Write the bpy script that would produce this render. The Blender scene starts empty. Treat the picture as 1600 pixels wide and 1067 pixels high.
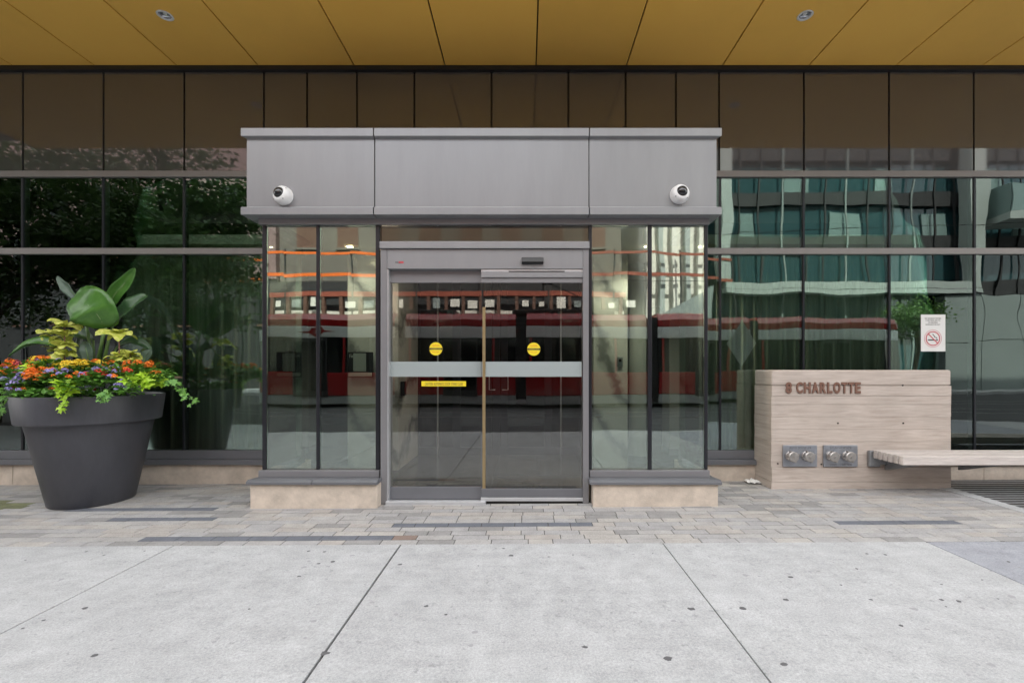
import bpy, bmesh, math, random
from mathutils import Vector, Matrix
random.seed(8)
S = bpy.context.scene
C = S.collection
R = math.radians

# ------------------------------------------------------------------ camera, sky, sun, exposure
CAM_D, CAM_H, FPX = 5.65, 1.38, 711.0
cam = bpy.data.cameras.new('camera'); camo = bpy.data.objects.new('camera', cam); C.objects.link(camo)
camo.location = (0, -CAM_D, CAM_H); camo.rotation_euler = (R(90), 0, 0)
cam.sensor_width = 36; cam.lens = 16; cam.shift_x = -0.01375; cam.shift_y = 0.0278
cam.clip_start = 0.05; cam.clip_end = 3000
S.camera = camo

W = bpy.data.worlds.new('World'); S.world = W; W.use_nodes = True
nt = W.node_tree; nt.nodes.clear()
out = nt.nodes.new('ShaderNodeOutputWorld'); bg = nt.nodes.new('ShaderNodeBackground')
sky = nt.nodes.new('ShaderNodeTexSky'); sky.sky_type = 'NISHITA'; sky.sun_disc = False
SUN_EL, SUN_AZ = 50, 20
sky.sun_elevation = R(SUN_EL); sky.sun_rotation = R(SUN_AZ); sky.dust_density = 2.0
tc = nt.nodes.new('ShaderNodeTexCoord'); nz = nt.nodes.new('ShaderNodeTexNoise')
nz.inputs['Scale'].default_value = 2.2; nz.inputs['Detail'].default_value = 6
rmp = nt.nodes.new('ShaderNodeMapRange')
rmp.inputs['From Min'].default_value = 0.36; rmp.inputs['From Max'].default_value = 0.6
rmp.inputs['To Min'].default_value = 0.35; rmp.inputs['To Max'].default_value = 0.95
mx = nt.nodes.new('ShaderNodeMix'); mx.data_type = 'RGBA'
mx.inputs['B'].default_value = (8.6, 8.35, 8.1, 1)
nt.links.new(tc.outputs['Generated'], nz.inputs['Vector']); nt.links.new(nz.outputs['Fac'], rmp.inputs['Value'])
nt.links.new(rmp.outputs['Result'], mx.inputs['Factor']); nt.links.new(sky.outputs['Color'], mx.inputs['A'])
nt.links.new(mx.outputs['Result'], bg.inputs['Color']); bg.inputs['Strength'].default_value = 0.15
nt.links.new(bg.outputs['Background'], out.inputs['Surface'])

sd = bpy.data.lights.new('sun', 'SUN'); so = bpy.data.objects.new('sun', sd); C.objects.link(so)
sd.energy = 3.0; sd.angle = R(0.5); sd.color = (1, 0.94, 0.86)
sdir = Vector((math.sin(R(SUN_AZ)) * math.cos(R(SUN_EL)), math.cos(R(SUN_AZ)) * math.cos(R(SUN_EL)), math.sin(R(SUN_EL))))
so.rotation_euler = sdir.to_track_quat('Z', 'Y').to_euler(); so.location = (0, 60, 80)

S.view_settings.view_transform = 'Standard'; S.view_settings.look = 'None'
S.view_settings.gamma = 1; S.view_settings.use_curve_mapping = False
S.view_settings.exposure = 1.88
S.cycles.use_denoising = True
S.cycles.max_bounces = 9; S.cycles.transparent_max_bounces = 24; S.cycles.diffuse_bounces = 3; S.cycles.glossy_bounces = 5
S.cycles.sample_clamp_indirect = 6

def X(px, z): return (px - 822) * z / FPX          # measured picture column at depth z -> metres
def Z(py, z): return CAM_H + (578 - py) * z / FPX
def Y(z): return z - CAM_D                          # depth from the camera -> world y (facade is y = 0)
def G(x, y): return 0.0055 * x + 0.007 * y          # ground falls to the left and to the street

# ------------------------------------------------------------------ materials
MATS = {}
def new_mat(name):
    m = bpy.data.materials.new(name); m.use_nodes = True
    MATS[name] = m
    return m, m.node_tree, m.node_tree.nodes['Principled BSDF']
def mat(name, col, rough=0.5, metal=0.0, var=0.0, vscale=4.0, bump=0.0, bscale=60.0, stretch=None, spec=None, coat=0.0, objrand=0.0):
    m, t, p = new_mat(name)
    p.inputs['Base Color'].default_value = (*col, 1); p.inputs['Roughness'].default_value = rough
    p.inputs['Metallic'].default_value = metal
    if spec is not None: p.inputs['Specular IOR Level'].default_value = spec
    if coat: p.inputs['Coat Weight'].default_value = coat
    tcn = t.nodes.new('ShaderNodeTexCoord'); vec = tcn.outputs['Object']
    if stretch:
        mp = t.nodes.new('ShaderNodeMapping'); mp.inputs['Scale'].default_value = stretch
        t.links.new(vec, mp.inputs['Vector']); vec = mp.outputs['Vector']
    if var > 0:
        n = t.nodes.new('ShaderNodeTexNoise'); n.inputs['Scale'].default_value = vscale; n.inputs['Detail'].default_value = 8
        n.inputs['Roughness'].default_value = 0.65
        t.links.new(vec, n.inputs['Vector'])
        mr = t.nodes.new('ShaderNodeMapRange'); mr.inputs['From Min'].default_value = 0.25; mr.inputs['From Max'].default_value = 0.75
        mr.inputs['To Min'].default_value = 1 - var; mr.inputs['To Max'].default_value = 1 + var
        t.links.new(n.outputs['Fac'], mr.inputs['Value'])
        src = mr.outputs['Result']
        if objrand:
            oi = t.nodes.new('ShaderNodeObjectInfo'); m2 = t.nodes.new('ShaderNodeMapRange')
            m2.inputs['To Min'].default_value = 1 - objrand; m2.inputs['To Max'].default_value = 1 + objrand
            t.links.new(oi.outputs['Random'], m2.inputs['Value'])
            mm = t.nodes.new('ShaderNodeMath'); mm.operation = 'MULTIPLY'
            t.links.new(src, mm.inputs[0]); t.links.new(m2.outputs['Result'], mm.inputs[1]); src = mm.outputs[0]
        vm = t.nodes.new('ShaderNodeVectorMath'); vm.operation = 'SCALE'; vm.inputs[0].default_value = col
        t.links.new(src, vm.inputs['Scale']); t.links.new(vm.outputs['Vector'], p.inputs['Base Color'])
    if bump > 0:
        n2 = t.nodes.new('ShaderNodeTexNoise'); n2.inputs['Scale'].default_value = bscale; n2.inputs['Detail'].default_value = 6
        t.links.new(vec, n2.inputs['Vector'])
        b = t.nodes.new('ShaderNodeBump'); b.inputs['Strength'].default_value = bump; b.inputs['Distance'].default_value = 0.01
        t.links.new(n2.outputs['Fac'], b.inputs['Height']); t.links.new(b.outputs['Normal'], p.inputs['Normal'])
    return m
def glass(name, tint, refl, wob=0.004, wscale=1.3, rough=0.0, reflcol=(1, 1, 1)):
    m = bpy.data.materials.new(name); m.use_nodes = True; t = m.node_tree; t.nodes.clear(); MATS[name] = m
    o = t.nodes.new('ShaderNodeOutputMaterial'); mixs = t.nodes.new('ShaderNodeMixShader')
    tr = t.nodes.new('ShaderNodeBsdfTransparent'); tr.inputs['Color'].default_value = (*tint, 1)
    gl = t.nodes.new('ShaderNodeBsdfGlossy'); gl.inputs['Roughness'].default_value = rough; gl.inputs['Color'].default_value = (*reflcol, 1)
    fr = t.nodes.new('ShaderNodeFresnel'); fr.inputs['IOR'].default_value = 1.5
    mr = t.nodes.new('ShaderNodeMapRange'); mr.inputs['From Min'].default_value = 0.04; mr.inputs['From Max'].default_value = 1
    mr.inputs['To Min'].default_value = refl; mr.inputs['To Max'].default_value = 1
    t.links.new(fr.outputs['Fac'], mr.inputs['Value']); t.links.new(mr.outputs['Result'], mixs.inputs['Fac'])
    t.links.new(tr.outputs['BSDF'], mixs.inputs[1]); t.links.new(gl.outputs['BSDF'], mixs.inputs[2]); t.links.new(mixs.outputs['Shader'], o.inputs['Surface'])
    if wob:
        g = t.nodes.new('ShaderNodeNewGeometry'); oi = t.nodes.new('ShaderNodeObjectInfo')
        mu = t.nodes.new('ShaderNodeVectorMath'); mu.operation = 'SCALE'; mu.inputs[0].default_value = (37, 11, 23)
        t.links.new(oi.outputs['Random'], mu.inputs['Scale'])
        ad = t.nodes.new('ShaderNodeVectorMath'); t.links.new(g.outputs['Position'], ad.inputs[0]); t.links.new(mu.outputs['Vector'], ad.inputs[1])
        n = t.nodes.new('ShaderNodeTexNoise'); n.inputs['Scale'].default_value = wscale; n.inputs['Detail'].default_value = 1.5
        t.links.new(ad.outputs['Vector'], n.inputs['Vector'])
        b = t.nodes.new('ShaderNodeBump'); b.inputs['Strength'].default_value = 1; b.inputs['Distance'].default_value = wob
        t.links.new(n.outputs['Fac'], b.inputs['Height']); t.links.new(b.outputs['Normal'], gl.inputs['Normal'])
    return m
def emit(name, col, s):
    m, t, p = new_mat(name)
    p.inputs['Base Color'].default_value = (0, 0, 0, 1); p.inputs['Emission Color'].default_value = (*col, 1); p.inputs['Emission Strength'].default_value = s
    return m

mat('grey_paint', (0.27, 0.275, 0.288), 0.33, 0.3, 0.06, 2.2, 0.25, 1.8, (3.0, 3.0, 0.5), objrand=0.03)
mat('frame_grey', (0.225, 0.222, 0.232), 0.4, 0.3, 0.05, 3)
mat('sill_grey', (0.16, 0.165, 0.18), 0.4, 0.3, 0.08, 3)
mat('light_alu', (0.62, 0.63, 0.65), 0.35, 0.6, 0.08, 6)
mat('dark_frame', (0.018, 0.019, 0.024), 0.3, 0.2)
mat('black_trim', (0.02, 0.019, 0.018), 0.5)
mat('black_plastic', (0.012, 0.012, 0.013), 0.35)
mat('brass', (0.33, 0.25, 0.13), 0.4, 0.5, 0.15, 30)
mat('bronze_spandrel', (0.082, 0.080, 0.080), 0.03, 0.0, 0, spec=0.5); MATS['bronze_spandrel'].node_tree.nodes['Principled BSDF'].inputs['IOR'].default_value = 2.1
mat('transom_grey', (0.235, 0.22, 0.21), 0.45, 0.3, 0.05, 2)
mat('gold_soffit', (0.98, 0.575, 0.115), 0.3, 0.0, 0.05, 1.2, 0.015, 150, objrand=0.05)
mat('soffit_gap', (0.06, 0.03, 0.012), 0.8)
mat('limestone', (0.54, 0.465, 0.39), 0.8, 0, 0.26, 6, 0.25, 60)
def concrete_mat(name, col, sp=0.16):
    m, t, p = new_mat(name)
    tcn = t.nodes.new('ShaderNodeTexCoord'); geo = t.nodes.new('ShaderNodeNewGeometry'); src = None
    def layer(scale, detail, lo, hi, f0=0.3, f1=0.7, st=(1, 1, 1)):
        nonlocal src
        mp = t.nodes.new('ShaderNodeMapping'); mp.inputs['Scale'].default_value = st; t.links.new(geo.outputs['Position'], mp.inputs['Vector'])
        n = t.nodes.new('ShaderNodeTexNoise'); n.inputs['Scale'].default_value = scale; n.inputs['Detail'].default_value = detail; n.inputs['Roughness'].default_value = 0.6
        t.links.new(mp.outputs['Vector'], n.inputs['Vector'])
        mr = t.nodes.new('ShaderNodeMapRange'); mr.inputs['From Min'].default_value = f0; mr.inputs['From Max'].default_value = f1; mr.inputs['To Min'].default_value = lo; mr.inputs['To Max'].default_value = hi
        t.links.new(n.outputs['Fac'], mr.inputs['Value'])
        if src is None: src = mr.outputs['Result']
        else:
            mm = t.nodes.new('ShaderNodeMath'); mm.operation = 'MULTIPLY'; t.links.new(src, mm.inputs[0]); t.links.new(mr.outputs['Result'], mm.inputs[1]); src = mm.outputs[0]
        return n
    layer(0.9, 4, 0.92, 1.06); layer(7, 8, 0.88, 1.10); nb_ = layer(85, 3, 1 - sp, 1 + sp); layer(240, 2, 1 - sp, 1 + sp); layer(2.2, 6, 0.94, 1.05, st=(1, 6, 1)); layer(26, 2, 1.0, 0.78, 0.62, 0.74)
    vm = t.nodes.new('ShaderNodeVectorMath'); vm.operation = 'SCALE'; vm.inputs[0].default_value = col; t.links.new(src, vm.inputs['Scale']); t.links.new(vm.outputs['Vector'], p.inputs['Base Color'])
    p.inputs['Roughness'].default_value = 0.88
    b = t.nodes.new('ShaderNodeBump'); b.inputs['Strength'].default_value = 0.4; b.inputs['Distance'].default_value = 0.006; t.links.new(nb_.outputs['Fac'], b.inputs['Height']); t.links.new(b.outputs['Normal'], p.inputs['Normal'])
concrete_mat('concrete', (0.385, 0.392, 0.398)); concrete_mat('concrete_dark', (0.29, 0.30, 0.33))
mat('joint_sand', (0.045, 0.041, 0.038), 0.95, 0, 0.3, 30)
for i, c in enumerate([(0.41, 0.40, 0.39), (0.435, 0.415, 0.39), (0.385, 0.38, 0.38), (0.42, 0.395, 0.37), (0.30, 0.295, 0.29)]):
    concrete_mat('paver_%d' % i, tuple(q * 0.86 for q in c), 0.13)
concrete_mat('paver_slate', (0.13, 0.14, 0.165), 0.13)
concrete_mat('paver_red', (0.22, 0.165, 0.14), 0.13)
mat('paver_moss', (0.16, 0.17, 0.09), 0.95, 0, 0.45, 9, 0.5, 60)
mat('gum', (0.10, 0.10, 0.105), 0.8)
mat('gum_pale', (0.30, 0.30, 0.31), 0.85)
mat('asphalt', (0.055, 0.055, 0.058), 0.9, 0, 0.2, 3, 0.5, 80)
mat('steel_rail', (0.3, 0.29, 0.28), 0.3, 0.9)
mat('grate_steel', (0.30, 0.31, 0.32), 0.4, 0.5, 0.3, 20)
mat('pit_black', (0.015, 0.014, 0.013), 0.9)
mat('planter_charcoal', (0.052, 0.053, 0.063), 0.45, 0.0, 0.30, 3.5, 0.12, 40, (1, 1, 0.35))
mat('soil', (0.035, 0.025, 0.018), 0.95, 0, 0.4, 20)
mat('cam_white', (0.82, 0.82, 0.82), 0.35)
mat('cam_dome', (0.012, 0.013, 0.015), 0.04, spec=0.8)
mat('screw', (0.2, 0.2, 0.2), 0.5, 0.5)
mat('copper', (0.20, 0.105, 0.075), 0.6, 0.3, 0.2, 30)
mat('plate_steel', (0.36, 0.38, 0.42), 0.36, 0.75, 0.15, 12)
mat('plate_text', (0.13, 0.13, 0.14), 0.6)
mat('cap_nickel', (0.42, 0.40, 0.38), 0.4, 0.8, 0.2, 25)
mat('bench_wood', (0.50, 0.455, 0.425), 0.8, 0, 0.22, 5, 0.4, 30, (1.2, 16, 16), objrand=0.14)
mat('galv', (0.27, 0.28, 0.29), 0.5, 0.6, 0.2, 15)
mat('paper', (0.72, 0.72, 0.70), 0.8, 0, 0.03, 5)
mat('paper_red', (0.50, 0.06, 0.08), 0.7)
mat('paper_black', (0.03, 0.03, 0.03), 0.7)
mat('yellow', (0.80, 0.62, 0.02), 0.5)
mat('red_ink', (0.6, 0.12, 0.02), 0.5)
mat('white_wall', (0.62, 0.60, 0.56), 0.7, 0, 0.05, 2)
mat('lobby_wall', (0.22, 0.22, 0.205), 0.7, 0, 0.08, 1)
mat('lobby_column', (0.42, 0.43, 0.41), 0.6, 0, 0.05, 2)
mat('ceiling_beige', (0.72, 0.65, 0.54), 0.7)
mat('tile_dark', (0.05, 0.049, 0.0455), 0.25, 0, 0.25, 4)
mat('tile_mid', (0.09, 0.089, 0.086), 0.25, 0, 0.2, 4)
mat('tile_gap', (0.02, 0.02, 0.02), 0.9)
mat('curtain', (0.34, 0.33, 0.26), 0.9, 0, 0.5, 2.5, stretch=(6, 6, 0.25))  # vertical streaks paint extra fold shading into the cloth colour
mat('skin_dark', (0.05, 0.05, 0.05), 0.5)

# marble: white with grey veins
def marble():
    m, t, p = new_mat('marble')
    tcn = t.nodes.new('ShaderNodeTexCoord'); mp = t.nodes.new('ShaderNodeMapping'); mp.inputs['Rotation'].default_value = (0.2, 0.55, 0.3)
    t.links.new(tcn.outputs['Object'], mp.inputs['Vector'])
    wv = t.nodes.new('ShaderNodeTexWave'); wv.inputs['Scale'].default_value = 0.6; wv.inputs['Distortion'].default_value = 7
    wv.inputs['Detail'].default_value = 6; wv.inputs['Detail Scale'].default_value = 1.1; wv.inputs['Detail Roughness'].default_value = 0.65
    t.links.new(mp.outputs['Vector'], wv.inputs['Vector'])
    cr = t.nodes.new('ShaderNodeValToRGB'); e = cr.color_ramp.elements
    e[0].position = 0.0; e[0].color = (0.24, 0.24, 0.23, 1); e[1].position = 0.38; e[1].color = (0.68, 0.66, 0.62, 1)
    x = e.new(0.10); x.color = (0.46, 0.45, 0.43, 1)
    t.links.new(wv.outputs['Fac'], cr.inputs['Fac']); t.links.new(cr.outputs['Color'], p.inputs['Base Color'])
    p.inputs['Roughness'].default_value = 0.15
marble()
# board-marked concrete, horizontal grain
def boardmat():
    m, t, p = new_mat('board_concrete')
    tcn = t.nodes.new('ShaderNodeTexCoord'); oi = t.nodes.new('ShaderNodeObjectInfo')
    mu = t.nodes.new('ShaderNodeVectorMath'); mu.operation = 'SCALE'; mu.inputs[0].default_value = (17, 0, 9); t.links.new(oi.outputs['Random'], mu.inputs['Scale'])
    ad = t.nodes.new('ShaderNodeVectorMath'); t.links.new(tcn.outputs['Object'], ad.inputs[0]); t.links.new(mu.outputs['Vector'], ad.inputs[1])
    mp = t.nodes.new('ShaderNodeMapping'); mp.inputs['Scale'].default_value = (1.6, 1.6, 22); t.links.new(ad.outputs['Vector'], mp.inputs['Vector'])
    n = t.nodes.new('ShaderNodeTexNoise'); n.inputs['Scale'].default_value = 1.6; n.inputs['Detail'].default_value = 9; n.inputs['Roughness'].default_value = 0.62
    n.inputs['Distortion'].default_value = 0.9
    t.links.new(mp.outputs['Vector'], n.inputs['Vector'])
    cr = t.nodes.new('ShaderNodeValToRGB'); e = cr.color_ramp.elements
    e[0].position = 0.3; e[0].color = (0.40, 0.335, 0.29, 1); e[1].position = 0.66; e[1].color = (0.535, 0.47, 0.42, 1)
    t.links.new(n.outputs['Fac'], cr.inputs['Fac'])
    n2 = t.nodes.new('ShaderNodeTexNoise'); n2.inputs['Scale'].default_value = 3; n2.inputs['Detail'].default_value = 5
    t.links.new(tcn.outputs['Object'], n2.inputs['Vector'])
    mr = t.nodes.new('ShaderNodeMapRange'); mr.inputs['To Min'].default_value = 0.8; mr.inputs['To Max'].default_value = 1.2; t.links.new(n2.outputs['Fac'], mr.inputs['Value'])
    sc = t.nodes.new('ShaderNodeVectorMath'); sc.operation = 'SCALE'; t.links.new(cr.outputs['Color'], sc.inputs[0]); t.links.new(mr.outputs['Result'], sc.inputs['Scale'])
    t.links.new(sc.outputs['Vector'], p.inputs['Base Color']); p.inputs['Roughness'].default_value = 0.85
    b = t.nodes.new('ShaderNodeBump'); b.inputs['Strength'].default_value = 0.45; b.inputs['Distance'].default_value = 0.006
    t.links.new(n.outputs['Fac'], b.inputs['Height']); t.links.new(b.outputs['Normal'], p.inputs['Normal'])
boardmat()

glass('facade_glass', (0.70, 0.80, 0.745), 0.165, 0.0062, 0.8, reflcol=(0.88, 1.0, 0.96))
glass('vestibule_glass', (0.72, 0.80, 0.76), 0.225, 0.0028, 1.0, reflcol=(0.93, 1.0, 0.97))
glass('door_glass', (0.78, 0.80, 0.78), 0.11, 0.0012, 1.2)
glass('transom_glass', (0.9, 0.9, 0.88), 0.045, 0.001)
glass('inner_glass', (0.55, 0.56, 0.55), 0.05, 0)
# frosted film
m = bpy.data.materials.new('frosted'); m.use_nodes = True; t = m.node_tree; t.nodes.clear(); MATS['frosted'] = m
o_ = t.nodes.new('ShaderNodeOutputMaterial'); mi = t.nodes.new('ShaderNodeMixShader'); tr = t.nodes.new('ShaderNodeBsdfTransparent'); df = t.nodes.new('ShaderNodeBsdfDiffuse')
df.inputs['Color'].default_value = (0.42, 0.47, 0.47, 1); mi.inputs['Fac'].default_value = 0.68
t.links.new(tr.outputs[0], mi.inputs[1]); t.links.new(df.outputs[0], mi.inputs[2]); t.links.new(mi.outputs[0], o_.inputs['Surface'])

# ------------------------------------------------------------------ mesh helpers
class MB:
    def __init__(s): s.v = []; s.f = []; s.mi = []; s.m = 0
    def add(s, vs, fs):
        b = len(s.v); s.v += [tuple(v) for v in vs]
        for f in fs: s.f.append(tuple(b + i for i in f)); s.mi.append(s.m)
        return s
    def box(s, x0, x1, y0, y1, z0, z1):
        if x0 > x1: x0, x1 = x1, x0
        if y0 > y1: y0, y1 = y1, y0
        if z0 > z1: z0, z1 = z1, z0
        v = [(x, y, z) for z in (z0, z1) for y in (y0, y1) for x in (x0, x1)]
        return s.add(v, [(0, 2, 3, 1), (4, 5, 7, 6), (0, 1, 5, 4), (2, 6, 7, 3), (0, 4, 6, 2), (1, 3, 7, 5)])
    def prism(s, pts, axis, a, b):     # pts: 2-D outline (counter-clockwise or not); axis: extrusion axis
        n = len(pts); v = []
        for h in (a, b):
            for (p, q) in pts:
                v.append({'x': (h, p, q), 'y': (p, h, q), 'z': (p, q, h)}[axis])
        return s.add(v, [tuple(range(n)), tuple(range(2 * n - 1, n - 1, -1))] + [(i, i + n, (i + 1) % n + n, (i + 1) % n) for i in range(n)])
    def lathe(s, prof, c=(0, 0, 0), n=32, M=None, cap=True):
        v = []; fs = []
        for (r, z) in prof:
            for k in range(n):
                a = 2 * math.pi * k / n; p = Vector((r * math.cos(a), r * math.sin(a), z))
                if M: p = M @ p
                v.append((p.x + c[0], p.y + c[1], p.z + c[2]))
        for i in range(len(prof) - 1):
            for k in range(n): fs.append((i * n + k, i * n + (k + 1) % n, (i + 1) * n + (k + 1) % n, (i + 1) * n + k))
        if cap:
            fs.append(tuple(range(n - 1, -1, -1))); fs.append(tuple((len(prof) - 1) * n + k for k in range(n)))
        return s.add(v, fs)
    def tube(s, pts, rs, n=8):
        pts = [Vector(p) for p in pts]
        if not isinstance(rs, (list, tuple)): rs = [rs] * len(pts)
        v = []; fs = []; up = Vector((0.31, 0.2, 0.93))
        for i, p in enumerate(pts):
            d = (pts[min(i + 1, len(pts) - 1)] - pts[max(i - 1, 0)]).normalized()
            a = d.cross(up);
            if a.length < 1e-3: a = d.cross(Vector((1, 0, 0)))
            a.normalize(); b = d.cross(a)
            for k in range(n):
                t_ = 2 * math.pi * k / n; v.append(p + (a * math.cos(t_) + b * math.sin(t_)) * rs[i])
        for i in range(len(pts) - 1):
            for k in range(n): fs.append((i * n + k, i * n + (k + 1) % n, (i + 1) * n + (k + 1) % n, (i + 1) * n + k))
        fs.append(tuple(range(n - 1, -1, -1))); fs.append(tuple((len(pts) - 1) * n + k for k in range(n)))
        return s.add(v, fs)
    def mesh(s, name, mats, smooth=False):
        me = bpy.data.meshes.new(name); me.from_pydata(s.v, [], s.f); me.update()
        bm = bmesh.new(); bm.from_mesh(me); bmesh.ops.recalc_face_normals(bm, faces=bm.faces); bm.to_mesh(me); bm.free()
        if not isinstance(mats, (list, tuple)): mats = [mats]
        for q in mats: me.materials.append(MATS[q])
        if len(mats) > 1: me.polygons.foreach_set('material_index', s.mi)
        if smooth: me.polygons.foreach_set('use_smooth', [True] * len(me.polygons))
        return me
def link(name, me, parent=None):
    o = bpy.data.objects.new(name, me); C.objects.link(o)
    if parent: o.parent = parent
    return o
def obj(name, mb, mats, parent=None, smooth=False, bevel=0, auto=False):
    o = link(name, mb.mesh(name, mats, smooth), parent)
    if bevel:
        b = o.modifiers.new('bevel', 'BEVEL'); b.width = bevel; b.segments = 2; b.limit_method = 'ANGLE'; b.angle_limit = R(40)
    if auto:
        o.data.set_sharp_from_angle(angle=R(35))
    return o
def tag(o, label=None, cat=None, group=None, kind=None):
    if label: o['label'] = label
    if cat: o['category'] = cat
    if group: o['group'] = group
    if kind: o['kind'] = kind
    return o
def thing(name, label, cat, loc=(0, 0, 0), group=None, rz=0):
    o = link(name, None); o.location = loc; o.rotation_euler = (0, 0, rz); return tag(o, label, cat, group)
def bx(name, mt, parent, x0, x1, y0, y1, z0, z1, bevel=0):
    return obj(name, MB().box(x0, x1, y0, y1, z0, z1), mt, parent, bevel=bevel)
def text_mesh(txt, height, depth=0.0, bold=0.0, spacing=1.0):
    cu = bpy.data.curves.new('lettering', 'FONT'); cu.body = txt; cu.size = height / 0.70; cu.extrude = depth; cu.offset = bold; cu.space_character = spacing
    cu.resolution_u = 4
    o = bpy.data.objects.new('lettering', cu); C.objects.link(o)
    bpy.context.view_layer.update()
    me = bpy.data.meshes.new_from_object(o.evaluated_get(bpy.context.evaluated_depsgraph_get()))
    bpy.data.objects.remove(o); bpy.data.curves.remove(cu)
    return me
def text_on(name, txt, height, mt, parent, x, y, z, width=None, depth=0.0005, bold=0.0, rot=(R(90), 0, 0)):
    me = text_mesh(txt, height, depth, bold); me.materials.clear(); me.materials.append(MATS[mt])
    xs = [v.co.x for v in me.vertices]; x0, x1 = min(xs), max(xs); k = 1 if width is None else width / (x1 - x0)
    for v in me.vertices: v.co.x = (v.co.x - (x0 + x1) / 2) * k
    o = link(name, me, parent); o.rotation_euler = rot; o.location = (x, y, z); return o

# ------------------------------------------------------------------ ground
TILT = (0.007, -0.0055, 0)
sub = tag(obj('ground', MB().box(-400, 400, -400, 60, -0.6, -0.30), 'asphalt'), kind='structure')
CURB = -6.6
pv = link('paver_strip', None); pv.rotation_euler = TILT; tag(pv, kind='structure')
bx('bedding', 'joint_sand', pv, -12, 9, -1.99, 0.3, -0.3, -0.0035)
sw = link('sidewalk', None); sw.rotation_euler = TILT; tag(sw, kind='structure')
bx('joint_base', 'joint_sand', sw, -40, 40, CURB + 0.2, -1.99, -0.3, -0.018)
xs = [-13.75, -11.95, -10.1, -8.3, -6.5, -4.68, -2.83, -1.007, 1.097, 3.21]
ye = Y(3.655)
for a, b in zip(xs[:-1], xs[1:]):
    obj('concrete_slab', MB().box(a + (0.007 if a == -1.007 else 0.004), b - (0.007 if b == -1.007 else 0.004), CURB + 0.2, ye, -0.28, 0), 'concrete', sw, bevel=0.003)
xr = [3.21, 5.3, 7.4, 9.5, 11.6]
for a, b in zip(xr[:-1], xr[1:]):
    obj('concrete_slab', MB().box(a + 0.007, b - 0.007, CURB + 0.2, ye, -0.28, -0.002), 'concrete_dark', sw, bevel=0.006)
for a, b in ((-40, -13.75), (11.6, 40)):
    obj('concrete_slab', MB().box(a + 0.007, b - 0.007, CURB + 0.2, ye, -0.28, 0), 'concrete', sw)
obj('kerb', MB().box(-40, 40, CURB, CURB + 0.19, -0.4, 0.002), 'concrete', sw, bevel=0.015)
gm = MB()
for i in range(230):
    x = random.uniform(-5.2, 4.6); y = random.uniform(-3.95, ye - 0.03); r = random.choice([0.006, 0.008, 0.010, 0.012, 0.014, 0.018]); gm.m = 0 if random.random() < 0.5 else 1
    pr = [(1.0, 0.0005), (0.8, 0.0014), (0.3, 0.002)]; n = 9; ph = random.random() * 6; vs = []
    irr = [random.uniform(0.7, 1.25) for _ in range(n)]
    for (k, h) in pr:
        for j in range(n):
            a = 2 * math.pi * j / n + ph; vs.append((x + r * k * irr[j] * math.cos(a) * 1.2, y + r * k * irr[j] * math.sin(a), h))
    fs = [(i2 * n + j, i2 * n + (j + 1) % n, (i2 + 1) * n + (j + 1) % n, (i2 + 1) * n + j) for i2 in range(2) for j in range(n)] + [tuple(2 * n + j for j in range(n))]
    gm.add(vs, fs)
tag(obj('gum_spots', gm, ['gum', 'gum_pale'], sw), kind='stuff')

# pavers, 300 x 100 mm, laid in rows parallel to the facade
PM = ['paver_0', 'paver_1', 'paver_2', 'paver_3', 'paver_4', 'paver_slate', 'paver_red', 'paver_moss']
slate = {1: [(-3.24, -0.82)], 4: [(-1.28, 0.52), (2.84, 4.03)], 6: [(-4.0, -2.9)], 9: [(-4.6, -3.0)], 13: [(-0.4, 0.5)]}
pm_cache = {}
back = MB(); npav = 0
GX0, GX1, GY0 = 4.74, 9.0, -1.35
for row in range(20):
    yf = ye + 0.004 + row * 0.1; yb = yf + 0.091
    x = -7.2 - random.random() * 0.3
    while x < 7.0:
        L = 0.3 if random.random() < 0.82 else 0.2
        xa, xb = x, x + L - 0.006; x += L; xc = (xa + xb) / 2
        if xb > GX0 - 0.002 and yb > GY0 - 0.15:
            if xa > GX0 - 0.06: continue
            xb = GX0 - 0.002; xc = (xa + xb) / 2; L = xb - xa + 0.006
        if yb > -0.02 and abs(xc) < 9: yb = -0.03
        if -2.62 < xc < 1.8 and yf > -0.93: continue
        if 2.95 < xc < 4.75 and yf > -0.40: continue
        k = random.choices([0, 1, 2, 3, 4], [4, 2.5, 4, 2, 2])[0]
        for (s0, s1) in slate.get(row, []):
            if s0 < xc < s1: k = 5
        if random.random() < 0.005: k = 6
        if xc < -5.3 and 9 <= row <= 12 and random.random() < 0.75: k = 7
        dz = random.uniform(-0.0008, 0.0012)
        if row < 8 and abs(xc) < 4.6 and L in (0.3, 0.2):
            key = (k, round(L, 2))
            if key not in pm_cache:
                h = (L - 0.006) / 2; b = 0.0025
                mb = MB()
                vs = [(-h, -0.0455, -0.06), (h, -0.0455, -0.06), (h, 0.0455, -0.06), (-h, 0.0455, -0.06),
                      (-h, -0.0455, -b), (h, -0.0455, -b), (h, 0.0455, -b), (-h, 0.0455, -b),
                      (-h + b, -0.0455 + b, 0), (h - b, -0.0455 + b, 0), (h - b, 0.0455 - b, 0), (-h + b, 0.0455 - b, 0)]
                mb.add(vs, [(i, (i + 1) % 4, (i + 1) % 4 + 4, i + 4) for i in range(4)] + [(i + 4, (i + 1) % 4 + 4, (i + 1) % 4 + 8, i + 8) for i in range(4)] + [(8, 9, 10, 11)])
                pm_cache[key] = mb.mesh('paver', PM[k])
            o = link('paver', pm_cache[key], pv); o.location = (xc, (yf + yb) / 2, dz); o.rotation_euler = (random.gauss(0, 0.006), random.gauss(0, 0.002), random.gauss(0, 0.004)); npav += 1
        else:
            back.m = k; back.box(xa, xb, yf, yb, -0.06, dz)
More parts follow.
